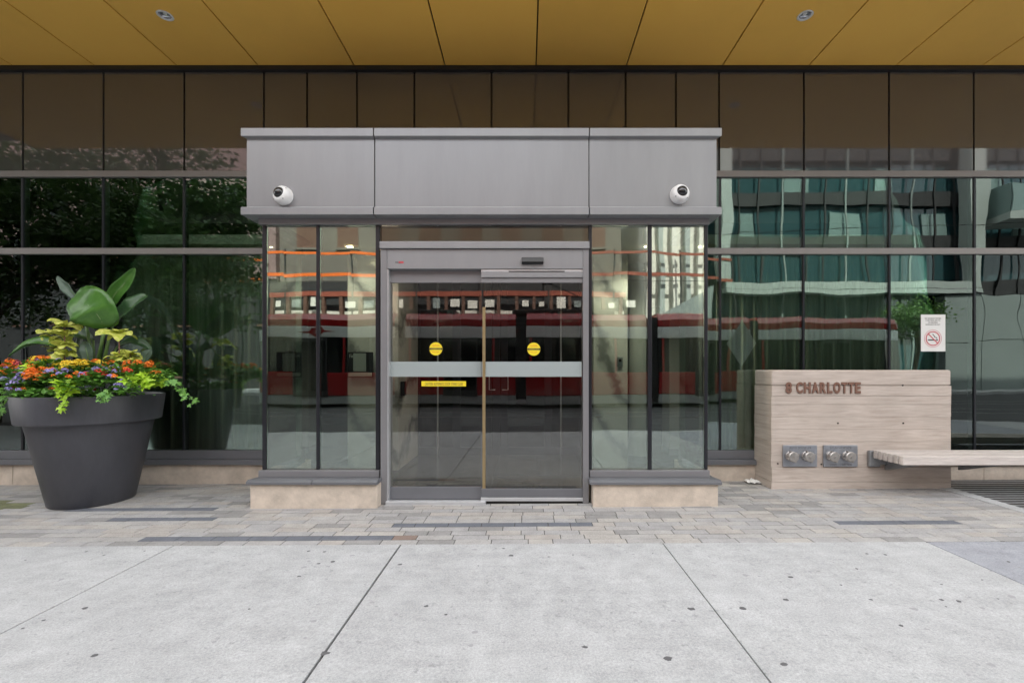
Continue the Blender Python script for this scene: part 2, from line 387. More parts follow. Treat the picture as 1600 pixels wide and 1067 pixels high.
tag(obj('pavers_by_the_wall', back, PM, pv, bevel=0), kind='stuff')

# street
rd = tag(obj('road', MB().box(-300, 300, -22.5, CURB, -0.5, -0.17), 'asphalt'), kind='structure')
rails = link('streetcar_track', None); tag(rails, kind='structure')
for y in (-15.2, -16.7, -11.0, -12.5):
    bx('rail', 'steel_rail', rails, -150, 150, y - 0.035, y + 0.035, -0.18, -0.163)
fs_ = tag(obj('far_sidewalk', MB().box(-300, 300, -60, -22.5, -0.5, -0.03), 'concrete'), kind='structure')

# grate pit beside the sign wall
gr = thing('floor_grate', 'steel bar grating set in the ground under the bench', 'grate')
gr.rotation_euler = TILT
bx('pit', 'pit_black', gr, GX0 + 0.15, GX1, GY0, -0.02, -0.32, -0.07)
bx('edging', 'concrete', gr, GX0 + 0.005, GX0 + 0.145, GY0, -0.02, -0.2, 0.006, 0.006)
bx('edging', 'concrete', gr, GX0 + 0.005, GX1, GY0 - 0.14, GY0 - 0.004, -0.2, 0.006, 0.006)
gmesh = MB().box(-(GX1 - GX0 - 0.16) / 2, (GX1 - GX0 - 0.16) / 2, -0.017, 0.017, -0.04, 0.0).mesh('bar', 'grate_steel')
y = GY0 + 0.03
while y < -0.04:
    o = link('bar', gmesh, gr); o.location = ((GX0 + 0.15 + GX1) / 2, y, 0.0); y += 0.085
for i in range(8):
    bx('cross_bar', 'grate_steel', gr, GX0 + 0.4 + i * 0.5, GX0 + 0.408 + i * 0.5, GY0, -0.03, -0.045, -0.004)

# ------------------------------------------------------------------ the building
D = CAM_D
bld = thing('building_facade', 'dark glass building front with bronze panels and gold soffit', 'building')
ML = [X(36, D) - 3 * 1.002, X(36, D) - 2 * 1.002, X(36, D) - 1.002, X(36, D), X(162, D), X(288, D), X(414, D)]
MR = [X(1125, D), X(1255, D), X(1389, D), X(1522, D), X(1522, D) + 1.058, X(1522, D) + 2.116, X(1522, D) + 3.17]
VL, VR = X(411, 4.82), X(1104, 4.82)           # vestibule side planes
z_sof = Z(106, D)
zt0, zt1 = Z(278, D), Z(268.5, D)               # upper transom
zm0, zm1 = Z(398, D), Z(388.5, D)               # middle transom
zb0, zb1 = Z(716, D), Z(703, D)                 # bottom frame
zs0 = Z(724, D)
def pane_row(cols, x0, x1, z0, z1):
    c = [x0] + cols + [x1]
    for a, b in zip(c[:-1], c[1:]):
        if b - a < 0.03: continue
        bx('glass_pane', 'facade_glass', bld, a + 0.011, b - 0.011, 0.0, 0.012, z0 + 0.004, z1 - 0.004)
for cols, x0, x1 in ((ML[1:], ML[0], VL), (MR[:-1], VR, MR[-1])):
    pane_row(cols, x0, x1, zm1, zt0); pane_row(cols, x0, x1, zb1, zm0)
    for c in cols:
        bx('mullion', 'dark_frame', bld, c - 0.0115, c + 0.0115, -0.012, 0.06, zb1, zt0)
    for (a, b, mt, yy) in ((zt0, zt1, 'transom_grey', -0.03), (zm0, zm1, 'transom_grey', -0.03), (zb0, zb1, 'sill_grey', -0.035), (zs0, zb0 - 0.002, 'sill_grey', -0.09)):
        bx('transom', mt, bld, x0, x1, yy, 0.09, a, b, 0.003)
    bx('stone_base', 'limestone', bld, x0, x1, -0.06, 0.3, -0.3, zs0 - 0.003) if False else None
# stone plinth blocks
pl = [ML[0], -7.9, X(27, D), VL - 0.02]
for a, b in zip(pl[:-1], pl[1:]): bx('stone_block', 'limestone', bld, a + 0.003, b - 0.003, -0.05, 0.3, -0.2, zs0 - 0.004, 0.004)
pr_ = [VR + 0.02, 2.9, X(1531, D), 6.9, MR[-1]]
for a, b in zip(pr_[:-1], pr_[1:]): bx('stone_block', 'limestone', bld, a + 0.003, b - 0.003, -0.05, 0.3, -0.2, zs0 - 0.004, 0.004)
# bronze spandrel glass
SP = ML[:-1] + [X(p, D) for p in (412.5, 480, 558, 647.5, 768, 888, 977.5, 1056, 1123.5, 1256, 1389, 1521.5)] + MR[4:]
for a, b in zip(SP[:-1], SP[1:]):
    bx('spandrel_panel', 'bronze_spandrel', bld, a + 0.012, b - 0.012, 0.0, 0.03, zt1 + 0.004, Z(113, D))
bx('backing', 'black_trim', bld, ML[0], MR[-1], 0.032, 0.12, zt1 - 0.01, z_sof + 0.3)
bx('head_trim', 'black_trim', bld, ML[0], MR[-1], -0.045, 0.031, Z(113, D) + 0.004, z_sof - 0.002)
bx('transom', 'transom_grey', bld, VL + 0.002, VR - 0.002, -0.03, 0.03, zt0, zt1)
# soffit panels
sl = [0.013, -2.12]
SX = [X(25, D) - 2.03, X(25, D) - 1.015] + [X(p, D) for p in (25, 152, 280, 406, 555, 696, 837.5, 978, 1127, 1261, 1396, 1530)] + [X(1530, D) + 1.065, X(1530, D) + 2.13, X(1530, D) + 3.2]
def zc(y): return z_sof - 0.013 * y
for a, b in zip(SX[:-1], SX[1:]):
    mb = MB(); mb.prism([(0.02, zc(0)), (-2.12, zc(-2.12)), (-2.12, zc(-2.12) + 0.03), (0.02, zc(0) + 0.03)], 'x', a + 0.008, b - 0.008)
    obj('soffit_panel', mb, 'gold_soffit', bld, bevel=0.003)
mb = MB(); mb.prism([(0.03, zc(0) + 0.034), (-2.115, zc(-2.12) + 0.034), (-2.115, zc(-2.12) + 0.1), (0.03, zc(0) + 0.1)], 'x', SX[0], SX[-1])
obj('soffit_backing', mb, 'soffit_gap', bld)
bx('upper_storeys', 'lobby_wall', bld, -45, 45, -2.119, 18, z_sof + 0.16, 30)
bx('party_wall', 'lobby_wall', bld, -45, ML[0] - 0.01, 0.01, 18, -0.3, z_sof + 0.155)
bx('party_wall', 'lobby_wall', bld, MR[-1] + 0.01, 45, 0.01, 18, -0.3, z_sof + 0.155)
# lobby shell
bx('lobby_back_wall', 'lobby_wall', bld, ML[0], MR[-1], 6.0, 6.2, -0.2, z_sof)
bx('lobby_ceiling', 'ceiling_beige', bld, ML[0], MR[-1], 0.14, 5.99, 2.98, 3.1)
bx('lobby_floor', 'tile_dark', bld, ML[0], MR[-1], 2.62, 5.99, -0.3, -0.002)

# curtains behind the glass
def curtain(x0, x1, y, label):
    mb = MB(); n = int((x1 - x0) / 0.018); v = []
    ph = random.random() * 9
    for i in range(n + 1):
        x = x0 + (x1 - x0) * i / n
        d = 0.075 * math.sin(x * 2 * math.pi / 0.17 + 1.3 * math.sin(x * 2.1 + ph)) * (0.75 + 0.25 * math.sin(x * 5.3)) + 0.02 * math.sin(x * 31 + ph)
        for k, zz in enumerate((0.05, 1.5, 3.05)):
            v.append((x + 0.012 * math.sin(x * 9 + k), y + d * (1.1 - 0.15 * k), zz))
    f = []
    for i in range(n):
        for k in range(2): f.append((i * 3 + k, i * 3 + 3 + k, i * 3 + 4 + k, i * 3 + 1 + k))
    mb.add(v, f); o = obj('curtain', mb, 'curtain', None, True)
    o.modifiers.new('thickness', 'SOLIDIFY').thickness = 0.004
    tag(o, label, 'curtain'); return o
curtain(ML[0] + 0.1, VL - 0.35, 0.33, 'dark pleated curtain behind the glass beside the planter')
curtain(VR + 0.3, MR[-1] - 0.1, 0.33, 'grey green pleated curtain behind the glass above the bench')
for (a, b) in ((ML[0] + 0.1, VL - 0.36), (VR + 0.31, MR[-1] - 0.1)):
    bx('window_board', 'white_wall', bld, a, b, 0.1, 0.22, zs0 - 0.01, zb0 + 0.02)

# ------------------------------------------------------------------ entrance vestibule
ves = thing('entrance_vestibule', 'projecting grey metal and glass entrance box with sliding doors', 'entrance')
zG, zF, zB, zD = 4.82, 4.77, 4.66, 4.72
yG, yF, yB, yD = Y(zG), Y(zF), Y(zB), Y(zD)
BL, BR = X(376, zB), X(1128, zB)
s1, s2 = X(583.5, zB), X(921, zB)
bz = [Z(335.5, zB), Z(322, zB), Z(213, zB), Z(200, zB)]
inset = 0.038
prof = [(yB, bz[0]), (yB, bz[1] - 0.012), (yB + inset, bz[1] + 0.004), (yB + inset, bz[2] - 0.012), (yB, bz[2]), (yB, bz[3]), (yB + 0.2, bz[3]), (yB + 0.2, bz[0])]
seg = [(BL, s1 - 0.005), (s1 + 0.005, s2 - 0.005), (s2 + 0.005, BR)]
for i, (a, b) in enumerate(seg):
    mb = MB()
    a2 = a + inset if i == 0 else a; b2 = b - inset if i == 2 else b
    # profile with mitred outer ends
    pa = [(a if q in (0, 1, 4, 5) else (a2 if q in (2, 3) else a), *p) for q, p in enumerate(prof)]
    pb = [(b if q in (0, 1, 4, 5) else (b2 if q in (2, 3) else b), *p) for q, p in enumerate(prof)]
    n = len(prof); mb.add(pa + pb, [tuple(range(n)), tuple(range(2 * n - 1, n - 1, -1))] + [(j, j + n, (j + 1) % n + n, (j + 1) % n) for j in range(n)])
    obj('canopy_panel', mb, 'grey_paint', ves, bevel=0.004)
for sx, s in ((BL, 1), (BR, -1)):
    mb = MB(); mb.prism([(sx, bz[0]), (sx, bz[1] - 0.012), (sx + s * inset, bz[1] + 0.004), (sx + s * inset, bz[2] - 0.012), (sx, bz[2]), (sx, bz[3]), (sx + s * 0.2, bz[3]), (sx + s * 0.2, bz[0])], 'y', yB + 0.202, -0.035)
    obj('canopy_side', mb, 'grey_paint', ves, bevel=0.004)
bx('canopy_roof', 'grey_paint', ves, BL + 0.201, BR - 0.201, yB + 0.201, -0.036, bz[3] - 0.04, bz[3] - 0.005)
bx('seam', 'black_trim', ves, s1 - 0.0048, s1 + 0.0048, yB + 0.05, yB + 0.19, bz[0] + 0.01, bz[3] - 0.006)
bx('seam', 'black_trim', ves, s2 - 0.0048, s2 + 0.0048, yB + 0.05, yB + 0.19, bz[0] + 0.01, bz[3] - 0.006)
FL, FR = X(404, zF), X(1108, zF)
zf0, zf1 = Z(350.5, zF), bz[0] - 0.002
bx('canopy_underside', 'sill_grey', ves, BL + 0.03, BR - 0.03, yB + 0.202, -0.04, bz[0] + 0.02, bz[0] + 0.04)
bx('fascia', 'frame_grey', ves, FL, FR, yF, yF + 0.15, zf0, bz[0] + 0.018, 0.003)
for sx, s in ((FL, 1), (FR, -1)):
    bx('fascia_side', 'frame_grey', ves, sx, sx + s * 0.15, yF + 0.151, -0.04, zf0, bz[0] + 0.018)
bx('vestibule_ceiling', 'ceiling_beige', ves, FL + 0.152, FR - 0.152, yF + 0.152, 0.139, 2.96, 2.99)
# corner and glazing posts
gz0, gz1 = Z(733, zG), zf0 - 0.002
for (p, q) in ((411, 417), (495, 500), (587.5, 594), (919.5, 924.5), (1012, 1018), (1100, 1105)):
    bx('post', 'dark_frame', ves, X(p, zG), X(q, zG), yG - 0.015, yG + 0.06, gz0, gz1, 0.003)
for (p, q) in ((417, 495), (500, 587.5), (924.5, 1012), (1018, 1100)):
    bx('glass_pane', 'vestibule_glass', ves, X(p, zG) + 0.001, X(q, zG) - 0.001, yG, yG + 0.012, gz0, gz1)
bx('side_pane', 'vestibule_glass', ves, VL + 0.01, VL + 0.022, yG + 0.061, -0.04, gz0, gz1)
bx('side_pane', 'vestibule_glass', ves, VR - 0.022, VR - 0.01, yG + 0.061, -0.04, gz0, gz1)
for (p, q, sgn) in ((404.5, 593, -1), (921, 1108.5, 1)):
    a, b = X(p, zF), X(q, zF)
    bx('sill_rail', 'frame_grey', ves, a, b, yF - 0.01, yG + 0.07, Z(745, zF), gz0 - 0.002, 0.003)
    zc0 = 4.585
    pa, pb = (385, 590) if sgn < 0 else (921, 1128)
    ca, cb = X(pa, zc0), X(pb, zc0)
    mid = ca + (cb - ca) * (0.50 if sgn < 0 else 0.999)
    zt_, zl = Z(745, zF) - 0.003, Z(757, zc0)
    for (u, w) in ((ca, mid - 0.002), (mid + 0.002, cb)):
        if w - u < 0.05: continue
        mb = MB(); mb.prism([(Y(zc0) - 0.012, zl), (Y(zc0) - 0.012, zl + 0.028), (Y(zc0) + 0.02, zl + 0.045), (yF + 0.02, zt_), (yG + 0.08, zt_), (yG + 0.08, zl)], 'x', u, w)
        obj('sill_cap', mb, 'sill_grey', ves, bevel=0.003)
    sa, sb = (391, 589.5) if sgn < 0 else (927, 1122)
    bx('stone_base', 'limestone', ves, X(sa, 4.6), X(sb, 4.6), Y(4.6), yG + 0.07, -0.08, zl - 0.002, 0.004)
    # side plinth running back to the facade
    if sgn < 0: bx('stone_base', 'limestone', ves, X(sa, 4.6) + 0.004, VL + 0.05, yG + 0.072, -0.055, -0.08, zl - 0.002); bx('sill_cap', 'sill_grey', ves, ca, VL + 0.05, yG + 0.082, -0.1, zl, zt_ - 0.002)
    else: bx('stone_base', 'limestone', ves, VR - 0.05, X(sb, 4.6) - 0.004, yG + 0.072, -0.055, -0.08, zl - 0.002); bx('sill_cap', 'sill_grey', ves, VR - 0.05, cb, yG + 0.082, -0.1, zl, zt_ - 0.002)
# door frame
J0, J1, J2, J3 = X(594.5, zD), X(604.5, zD), X(911, zD), X(920, zD)
zh0, zh1, zh2 = Z(420, zD), Z(389.5, zD), Z(378, zD)
fr = obj('door_frame', MB().box(J0, J1, yD, yD + 0.17, -0.01, zh2 - 0.002), 'frame_grey', ves, bevel=0.003)
bx('jamb', 'frame_grey', fr, J2, J3, yD, yD + 0.17, -0.01, zh2 - 0.002, 0.003)
bx('jamb_edge', 'light_alu', fr, J1 + 0.0005, J1 + 0.012, yD + 0.012, yD + 0.16, 0.0, zh0 - 0.002)
bx('header_cap', 'grey_paint', fr, J0 - 0.004, J3 + 0.004, yD - 0.022, yD + 0.1, zh1 + 0.004, zh2, 0.003)
bx('header', 'grey_paint', fr, J1 + 0.001, J2 - 0.001, yD + 0.004, yD + 0.12, zh0, zh1, 0.003)
bx('transom_pane', 'transom_glass', ves, X(594.5, zG), X(919, zG), yG, yG + 0.012, zh2 + 0.01, gz1)
bx('threshold', 'light_alu', fr, X(603, zD), X(759, zD), yD - 0.015, yD + 0.05, -0.02, 0.022, 0.004)
bx('floor_track', 'pit_black', fr, X(759.5, zD), J2 - 0.002, yD, yD + 0.1, -0.02, 0.004)
# motion sensor and maker's mark on the header
ms = obj('motion_sensor', MB().prism([(yD + 0.003, Z(402.5, zD)), (yD - 0.03, Z(403.5, zD)), (yD - 0.04, Z(411, zD)), (yD - 0.02, Z(413, zD)), (yD + 0.003, Z(413, zD))], 'x', X(815, zD), X(849, zD)), 'black_plastic', fr, bevel=0.006)
mk = bx('maker_mark', 'plate_text', fr, X(617.5, zD), X(622.5, zD), yD + 0.0015, yD + 0.006, Z(411, zD), Z(408.8, zD)); bx('mark_tail', 'paper_red', mk, X(623, zD), X(630.5, zD), yD + 0.0015, yD + 0.006, Z(411.2, zD), Z(408.6, zD))
# left leaf (recessed) and right leaf (in front)
def leaf(name, px0, px1, zz, tp, bt, front):
    y0 = Y(zz); a, b = X(px0, zz), X(px1, zz)
    t_ = obj(name, MB().box(a, b, y0 - 0.004, y0 + 0.03, Z(tp[0], zz), Z(tp[1], zz)), 'frame_grey', ves, bevel=0.003)
    bx('bottom_rail', 'sill_grey', t_, a, b, y0 - 0.01, y0 + 0.03, Z(bt[0], zz), Z(bt[1], zz), 0.003)
    bx('glass', 'door_glass', t_, a, b, y0 + 0.006, y0 + 0.016, Z(bt[0], zz) + 0.001, Z(tp[1], zz) - 0.001)
    return t_, y0, a, b
lz, rz_ = 4.80, 4.75
LL, ly, la, lb = leaf('door_leaf', 605.5, 753, lz, (421, 442), (760, 780), False)
RL, ry, ra, rb = leaf('door_leaf', 752, 910.5, rz_, (425.5, 442), (763, 776), True)
LL['label'] = 'recessed left door leaf'; RL['label'] = 'front right door leaf with white brush strip'
bx('rail_lip', 'grey_paint', RL, ra, rb, ry - 0.02, ry - 0.005, Z(425.5, rz_), Z(434, rz_), 0.002)
bx('slot', 'black_plastic', RL, X(795, rz_), X(882, rz_), ry - 0.023, ry - 0.0205, Z(425.6, rz_), Z(424.2, rz_))
bx('top_track', 'light_alu', RL, ra, rb, ry - 0.012, ry + 0.02, Z(425, rz_) + 0.001, zh0 - 0.002)
bx('brush_strip', 'light_alu', RL, ra - 0.003, rb, ry - 0.022, ry + 0.02, Z(782, rz_), Z(776.5, rz_), 0.003)
bx('edge_strip', 'brass', RL, X(754, rz_), X(758.5, rz_), ry - 0.006, ry + 0.004, Z(763, rz_) + 0.002, Z(480, rz_))
bx('edge_strip', 'light_alu', LL, la + 0.004, la + 0.012, ly - 0.005, ly + 0.02, Z(760, lz) + 0.002, Z(442, lz) - 0.002)
for (P, px0, px1, zz, yy) in ((LL, 606, 752, lz, ly), (RL, 752.5, 909, rz_, ry)):
    bx('frosted_band', 'frosted', P, X(px0, zz), X(px1, zz), yy + 0.003, yy + 0.0052, Z(588.5, zz), Z(565, zz))
def round_decal(P, px, py, zz, yy):
    r = 10.2 * zz / FPX; cx, cz = X(px, zz), Z(py, zz)
    mb = MB(); mb.lathe([(r, 0), (r, 0.0015)], n=40, M=Matrix.Rotation(R(90), 4, 'X'), c=(cx, yy + 0.0005, cz))
    d = obj('warning_decal', mb, 'yellow', P)
    bx('band', 'paper_black', d, cx - r * 0.98, cx + r * 0.98, yy - 0.0022, yy - 0.0013, cz - r * 0.14, cz + r * 0.14)
    text_on('lettering', 'AUTOMATIC DOOR', 0.010, 'yellow', d, cx, yy - 0.0028, cz - 0.005, width=r * 1.55, depth=0.0003)
    text_on('lettering', 'CAUTION', 0.017, 'red_ink', d, cx, yy - 0.0017, cz + r * 0.38, width=r * 1.05, depth=0.0003)
    text_on('lettering', 'KEEP CLEAR', 0.010, 'red_ink', d, cx, yy - 0.0017, cz - r * 0.55, width=r * 1.0, depth=0.0003)
round_decal(LL, 681, 545, lz, ly); round_decal(RL, 834, 545.5, rz_, ry)
cs = bx('caution_strip', 'yellow', LL, X(658.5, lz), X(728, lz), ly + 0.003, ly + 0.0052, Z(603.5, lz), Z(595.5, lz))
text_on('lettering', 'CAUTION  AUTOMATIC DOOR  STAND CLEAR', 0.030, 'paper_black', cs, X(693.5, lz), ly + 0.0022, Z(602.0, lz), width=0.40, depth=0.0004)
# ------------------------------------------------------------------ inside the vestibule
fl = tag(link('vestibule_floor', None), kind='structure')
bx('screed', 'tile_gap', fl, VL - 0.1, VR + 0.1, -0.80, 2.61, -0.3, -0.014)
tx = [VL, -2.2, -1.62, -1.02, -0.42, 0.18, 0.78, 1.38, VR]
ty = [-0.79, -0.35, 0.25, 0.85, 1.45, 2.05, 2.6]
for i in range(len(tx) - 1):
    for j in range(len(ty) - 1):
        bx('tile', 'tile_mid' if (i in (3, 4, 5) and j > 0) else 'tile_dark', fl, tx[i] + 0.003, tx[i + 1] - 0.003, ty[j] + 0.003, ty[j + 1] - 0.003, -0.02, -0.004)
# marble piers
yp = 0.62
def pier(x0, x1, label):
    p = thing('marble_pier', label, 'wall'); bx('slab', 'marble', p, x0, x1, yp, 1.78, -0.003, 2.97, 0.003); return p
pier(-2.46, -1.76, 'white veined marble wall behind the panes left of the sliding doors')
pier(0.93, 1.40, 'white veined marble wall behind the panes right of the sliding doors')
nb = thing('directory_plaque', 'small dark lobby plaque on the left marble wall', 'plaque')
x0, x1 = X(544, 6.26), X(583, 6.26)
bx('plate', 'black_plastic', nb, x0, x1, yp - 0.03, yp - 0.002, Z(589, 6.26), Z(550, 6.26), 0.004)
bx('panel', 'lobby_column', nb, x0 + 0.08, x1 - 0.09, yp - 0.036, yp - 0.031, Z(580, 6.26), Z(552, 6.26))
bx('panel', 'white_wall', nb, x0 + 0.01, x1 - 0.01, yp - 0.036, yp - 0.031, Z(588, 6.26), Z(582, 6.26))
text_on('lettering', 'Fire', 0.05, 'paper', nb, x0 + 0.07, yp - 0.0325, Z(559, 6.26), width=0.09, depth=0.0004)
ic = thing('intercom', 'grey intercom unit on the right marble wall', 'intercom')
bx('body', 'galv', ic, X(964, 6.26), X(973, 6.26), yp - 0.02, yp - 0.002, Z(573, 6.26), Z(558, 6.26), 0.004)
obj('camera_eye', MB().lathe([(0.02, 0), (0.02, 0.01)], n=16, M=Matrix.Rotation(R(90), 4, 'X'), c=(X(968.5, 6.26), yp - 0.0205, Z(563, 6.26))), 'black_plastic', ic)
cr_ = thing('card_reader', 'black card reader box just inside the left door leaf', 'card reader')
bx('body', 'black_plastic', cr_, -1.755, -1.70, 0.70, 0.82, 1.02, 1.22, 0.006)
# inner doors
inn = thing('inner_doors', 'dark framed glass double doors at the back of the vestibule', 'door')
zi = 7.4; yi = Y(zi)
for (p, q) in ((650, 656), (707, 719), (757, 768), (770, 781), (783, 793), (851, 862), (905, 915)):
    bx('stile', 'dark_frame', inn, X(p, zi), X(q, zi), yi, yi + 0.05, -0.003, 2.95)
for (p, q) in ((683, 685), (875.5, 877.5)):
    bx('bead', 'light_alu', inn, X(p, zi), X(q, zi), yi - 0.01, yi + 0.02, -0.003, 2.95)
bx('head_rail', 'dark_frame', inn, X(650, zi), X(915, zi), yi + 0.003, yi + 0.0455, 2.35, 2.5)
bx('foot_rail', 'dark_frame', inn, X(650, zi), X(915, zi), yi + 0.003, yi + 0.0455, -0.002, 0.12)
bx('glass', 'inner_glass', inn, X(650, zi), X(915, zi), yi + 0.02, yi + 0.028, 0.12, 2.35)
for px in (765, 794):
    s = 1 if px < 780 else -1
    obj('handle', MB().tube([(X(px, zi), yi, 1.32), (X(px, zi), yi - 0.06, 1.32), (X(px, zi), yi - 0.06, 1.06), (X(px + s * 9, zi), yi - 0.05, 1.06)], 0.009, 8), 'light_alu', inn)
# lobby columns seen through the side panes
for (p, q, zz, lab) in ((455, 482, 7.6, 'pale square lobby column left of the left marble wall'), (1046, 1070, 7.4, 'pale square lobby column behind the rightmost vestibule pane')):
    c = thing('lobby_column', lab, 'column'); bx('shaft', 'lobby_column', c, X(p, zz), X(q, zz), Y(zz), Y(zz) + 0.4, -0.003, 2.97, 0.01); bx('shaft_base', 'sill_grey', c, X(p, zz) - 0.01, X(q, zz) + 0.01, Y(zz) - 0.01, Y(zz) + 0.41, -0.002, 0.1)
c = thing('lobby_column', 'round pale lobby column beside the right marble wall', 'column')
obj('shaft', MB().lathe([(0.15, -0.003), (0.15, 2.97)], c=(X(998, 6.9), Y(6.9), 0), n=32), 'lobby_column', c, True, auto=True)
obj('shaft_base', MB().lathe([(0.16, -0.002), (0.16, 0.1)], c=(X(998, 6.9), Y(6.9), 0), n=32), 'sill_grey', c, True, auto=True)
# lit lobby downlights
mat('lamp_trim', (0.7, 0.7, 0.68), 0.4)
emit('lamp_warm', (1.0, 0.78, 0.48), 14.0)
LAB = ['lit vestibule ceiling lamp near the left glass panes', 'lit vestibule ceiling lamp above the left door leaf', 'lit vestibule ceiling lamp above the right door leaf', 'lit vestibule ceiling lamp near the right glass panes']
for (x, y, e), lab in zip(((-2.25, 0.15, 16), (-0.9, 0.5, 8), (0.55, 0.2, 8), (1.55, 0.15, 30)), LAB):
    t_ = thing('lobby_downlight', lab, 'lamp', (x, y, 2.955), 'lit vestibule ceiling lamps')
    obj('trim', MB().lathe([(0.065, 0.0), (0.065, -0.008), (0.045, -0.008), (0.045, 0.0)], n=24, cap=False), 'lamp_trim', t_)
    obj('lens', MB().lathe([(0.044, 0.0), (0.044, -0.004)], n=20), 'lamp_warm', t_)
    ld = bpy.data.lights.new('lobby_downlight', 'SPOT'); ld.energy = e; ld.color = (1, 0.86, 0.68); ld.spot_size = R(140); ld.spot_blend = 0.6; ld.shadow_soft_size = 0.05
    lo = bpy.data.objects.new('lamp_light', ld); C.objects.link(lo); lo.parent = t_; lo.location = (0, 0, -0.03)

# ------------------------------------------------------------------ soffit downlights
emit('lamp_dim', (0.75, 0.85, 1.0), 0.25)
mat('reflector', (0.55, 0.58, 0.62), 0.15, 0.9)
for px, py, lab in ((258, 24, 'recessed round lamp in the gold soffit on the planter side'), (1258, 24, 'recessed round lamp in the gold soffit on the bench side')):
    z = (z_sof + 0.014 - CAM_H) * FPX / (578 - py); x = X(px, z); y = Y(z)
    t_ = thing('soffit_downlight', lab, 'lamp', (x, y, zc(y)), 'recessed soffit lamps')
    obj('trim_ring', MB().lathe([(0.074, 0.001), (0.078, -0.005), (0.068, -0.010), (0.058, -0.006), (0.056, 0.004)], n=36, cap=False), 'cam_white', t_, True)
    obj('reflector', MB().lathe([(0.0565, 0.003), (0.053, 0.014), (0.044, 0.024), (0.0005, 0.030)], n=36, cap=False), 'reflector', t_, True)
    obj('bulb', MB().lathe([(0.001, 0.008), (0.014, 0.010), (0.019, 0.018), (0.018, 0.027)], n=20), 'lamp_trim', t_, True)
    cut = obj('cutter', MB().lathe([(0.0575, -0.1), (0.0575, 0.1)], n=36, c=(x, y, zc(y))), 'gold_soffit')
    for pn in [o for o in bld.children if o.name.startswith('soffit_panel')]:
        vx = [v.co.x for v in pn.data.vertices]
        if min(vx) < x < max(vx):
            md_ = pn.modifiers.new('hole', 'BOOLEAN'); md_.object = cut; md_.operation = 'DIFFERENCE'; md_.solver = 'EXACT'
            bpy.context.view_layer.update()
            nm_ = bpy.data.meshes.new_from_object(pn.evaluated_get(bpy.context.evaluated_depsgraph_get()))
            pn.modifiers.clear(); pn.data = nm_
    bpy.data.objects.remove(cut)

# ------------------------------------------------------------------ security cameras
def sec_cam(px, py, aim, lab):
    z = zB + inset; x, zz = X(px, z), Z(py, z)
    t_ = thing('security_camera', lab, 'security camera', (x, Y(z), zz), 'dome cameras on the entrance canopy')
    q = Vector(aim).normalized().to_track_quat('Z', 'Y').to_matrix().to_4x4()
    base = Matrix.Rotation(R(90), 4, 'X')
    obj('mount', MB().lathe([(0.096, -0.002), (0.096, 0.012), (0.09, 0.022), (0.06, 0.04)], n=36, M=base), 'cam_white', t_, True, auto=True)
    T = Matrix.Translation(Vector((0, -0.03, 0))) @ q
    hs = obj('housing', MB().lathe([(0.088, -0.04), (0.092, 0.0), (0.090, 0.022), (0.082, 0.042), (0.070, 0.052), (0.060, 0.054), (0.054, 0.052)], n=40, M=T), 'cam_white', t_, True, auto=True)
    pr = [(0.056, 0.046)] + [(0.056 * math.cos(a), 0.048 + 0.045 * math.sin(a)) for a in [R(x_) for x_ in (8, 20, 35, 50, 65, 80, 89)]]
    obj('dome', MB().lathe(pr, n=36, M=T), 'cam_dome', t_, True)
    for a in (0.6, 2.2, 3.8, 5.4):
        p = T @ Vector((0.084 * math.cos(a), 0.084 * math.sin(a), 0.038))
        obj('screw', MB().lathe([(0.005, -0.004), (0.005, 0.004)], n=10, M=Matrix.Translation(p) @ q), 'screw', hs)
    return t_
sec_cam(444, 307, (-0.30, -1, 0.22), 'white dome security camera on the canopy above the left panes')
sec_cam(1061, 305, (0.12, -1, 0.20), 'white dome security camera on the canopy above the right panes')

# ------------------------------------------------------------------ sign wall, letters, plates, bench
zW = 5.22; yW = Y(zW)
wx0, wx1 = X(1205.5, zW), X(1486, zW)
wall = thing('sign_wall', 'low board marked beige concrete wall carrying the address and the bench', 'wall')
bx('core', 'limestone', wall, wx0 + 0.02, wx1 - 0.02, yW + 0.03, -0.045, -0.1, CAM_H - 0.03)
hs_ = [-0.08, 0.10, 0.265, 0.41, 0.56, 0.70, 0.845, 0.985, 1.085, 1.20, CAM_H]
for i, (a, b) in enumerate(zip(hs_[:-1], hs_[1:])):
    o1 = random.uniform(-0.004, 0.004); o2 = random.uniform(-0.003, 0.003)
    top = i == len(hs_) - 2
    obj('board_course', MB().box(wx0 + o2, wx1 + random.uniform(-0.003, 0.003), yW + o1, -0.04, a, b - (0 if top else (0.0028, 0.0010, 0.0018)[i % 3])), 'board_concrete', wall, bevel=0.018 if top else 0.0012)
for (px, py) in ((1410, 602), (1411, 661), (1309, 661), (1215, 724), (1283, 725)):
    obj('tie_hole', MB().lathe([(0.009, 0), (0.009, 0.006)], n=12, M=Matrix.Rotation(R(90), 4, 'X'), c=(X(px, zW), yW - 0.0, Z(py, zW))), 'pit_black', wall)
nm = thing('address_letters', 'raised copper letters 8 CHARLOTTE on the concrete wall', 'sign')
TX = '8 CHARLOTTE'
adv = {'8': 0.60, ' ': 0.28, 'C': 0.62, 'H': 0.66, 'A': 0.66, 'R': 0.62, 'L': 0.50, 'O': 0.68, 'T': 0.56, 'E': 0.54}
tot = sum(adv[c] for c in TX); x = X(1226, zW); k = (X(1344.5, zW) - x) / tot
zb_, ht = Z(613.5, zW), Z(597.5, zW) - Z(613.5, zW)
for ch in TX:
    w = adv[ch] * k
    if ch != ' ':
        text_on('letter', ch, ht, 'copper', nm, x + w / 2, yW - 0.009, zb_, width=w * 0.84, depth=0.006, bold=0.0065)
    x += w
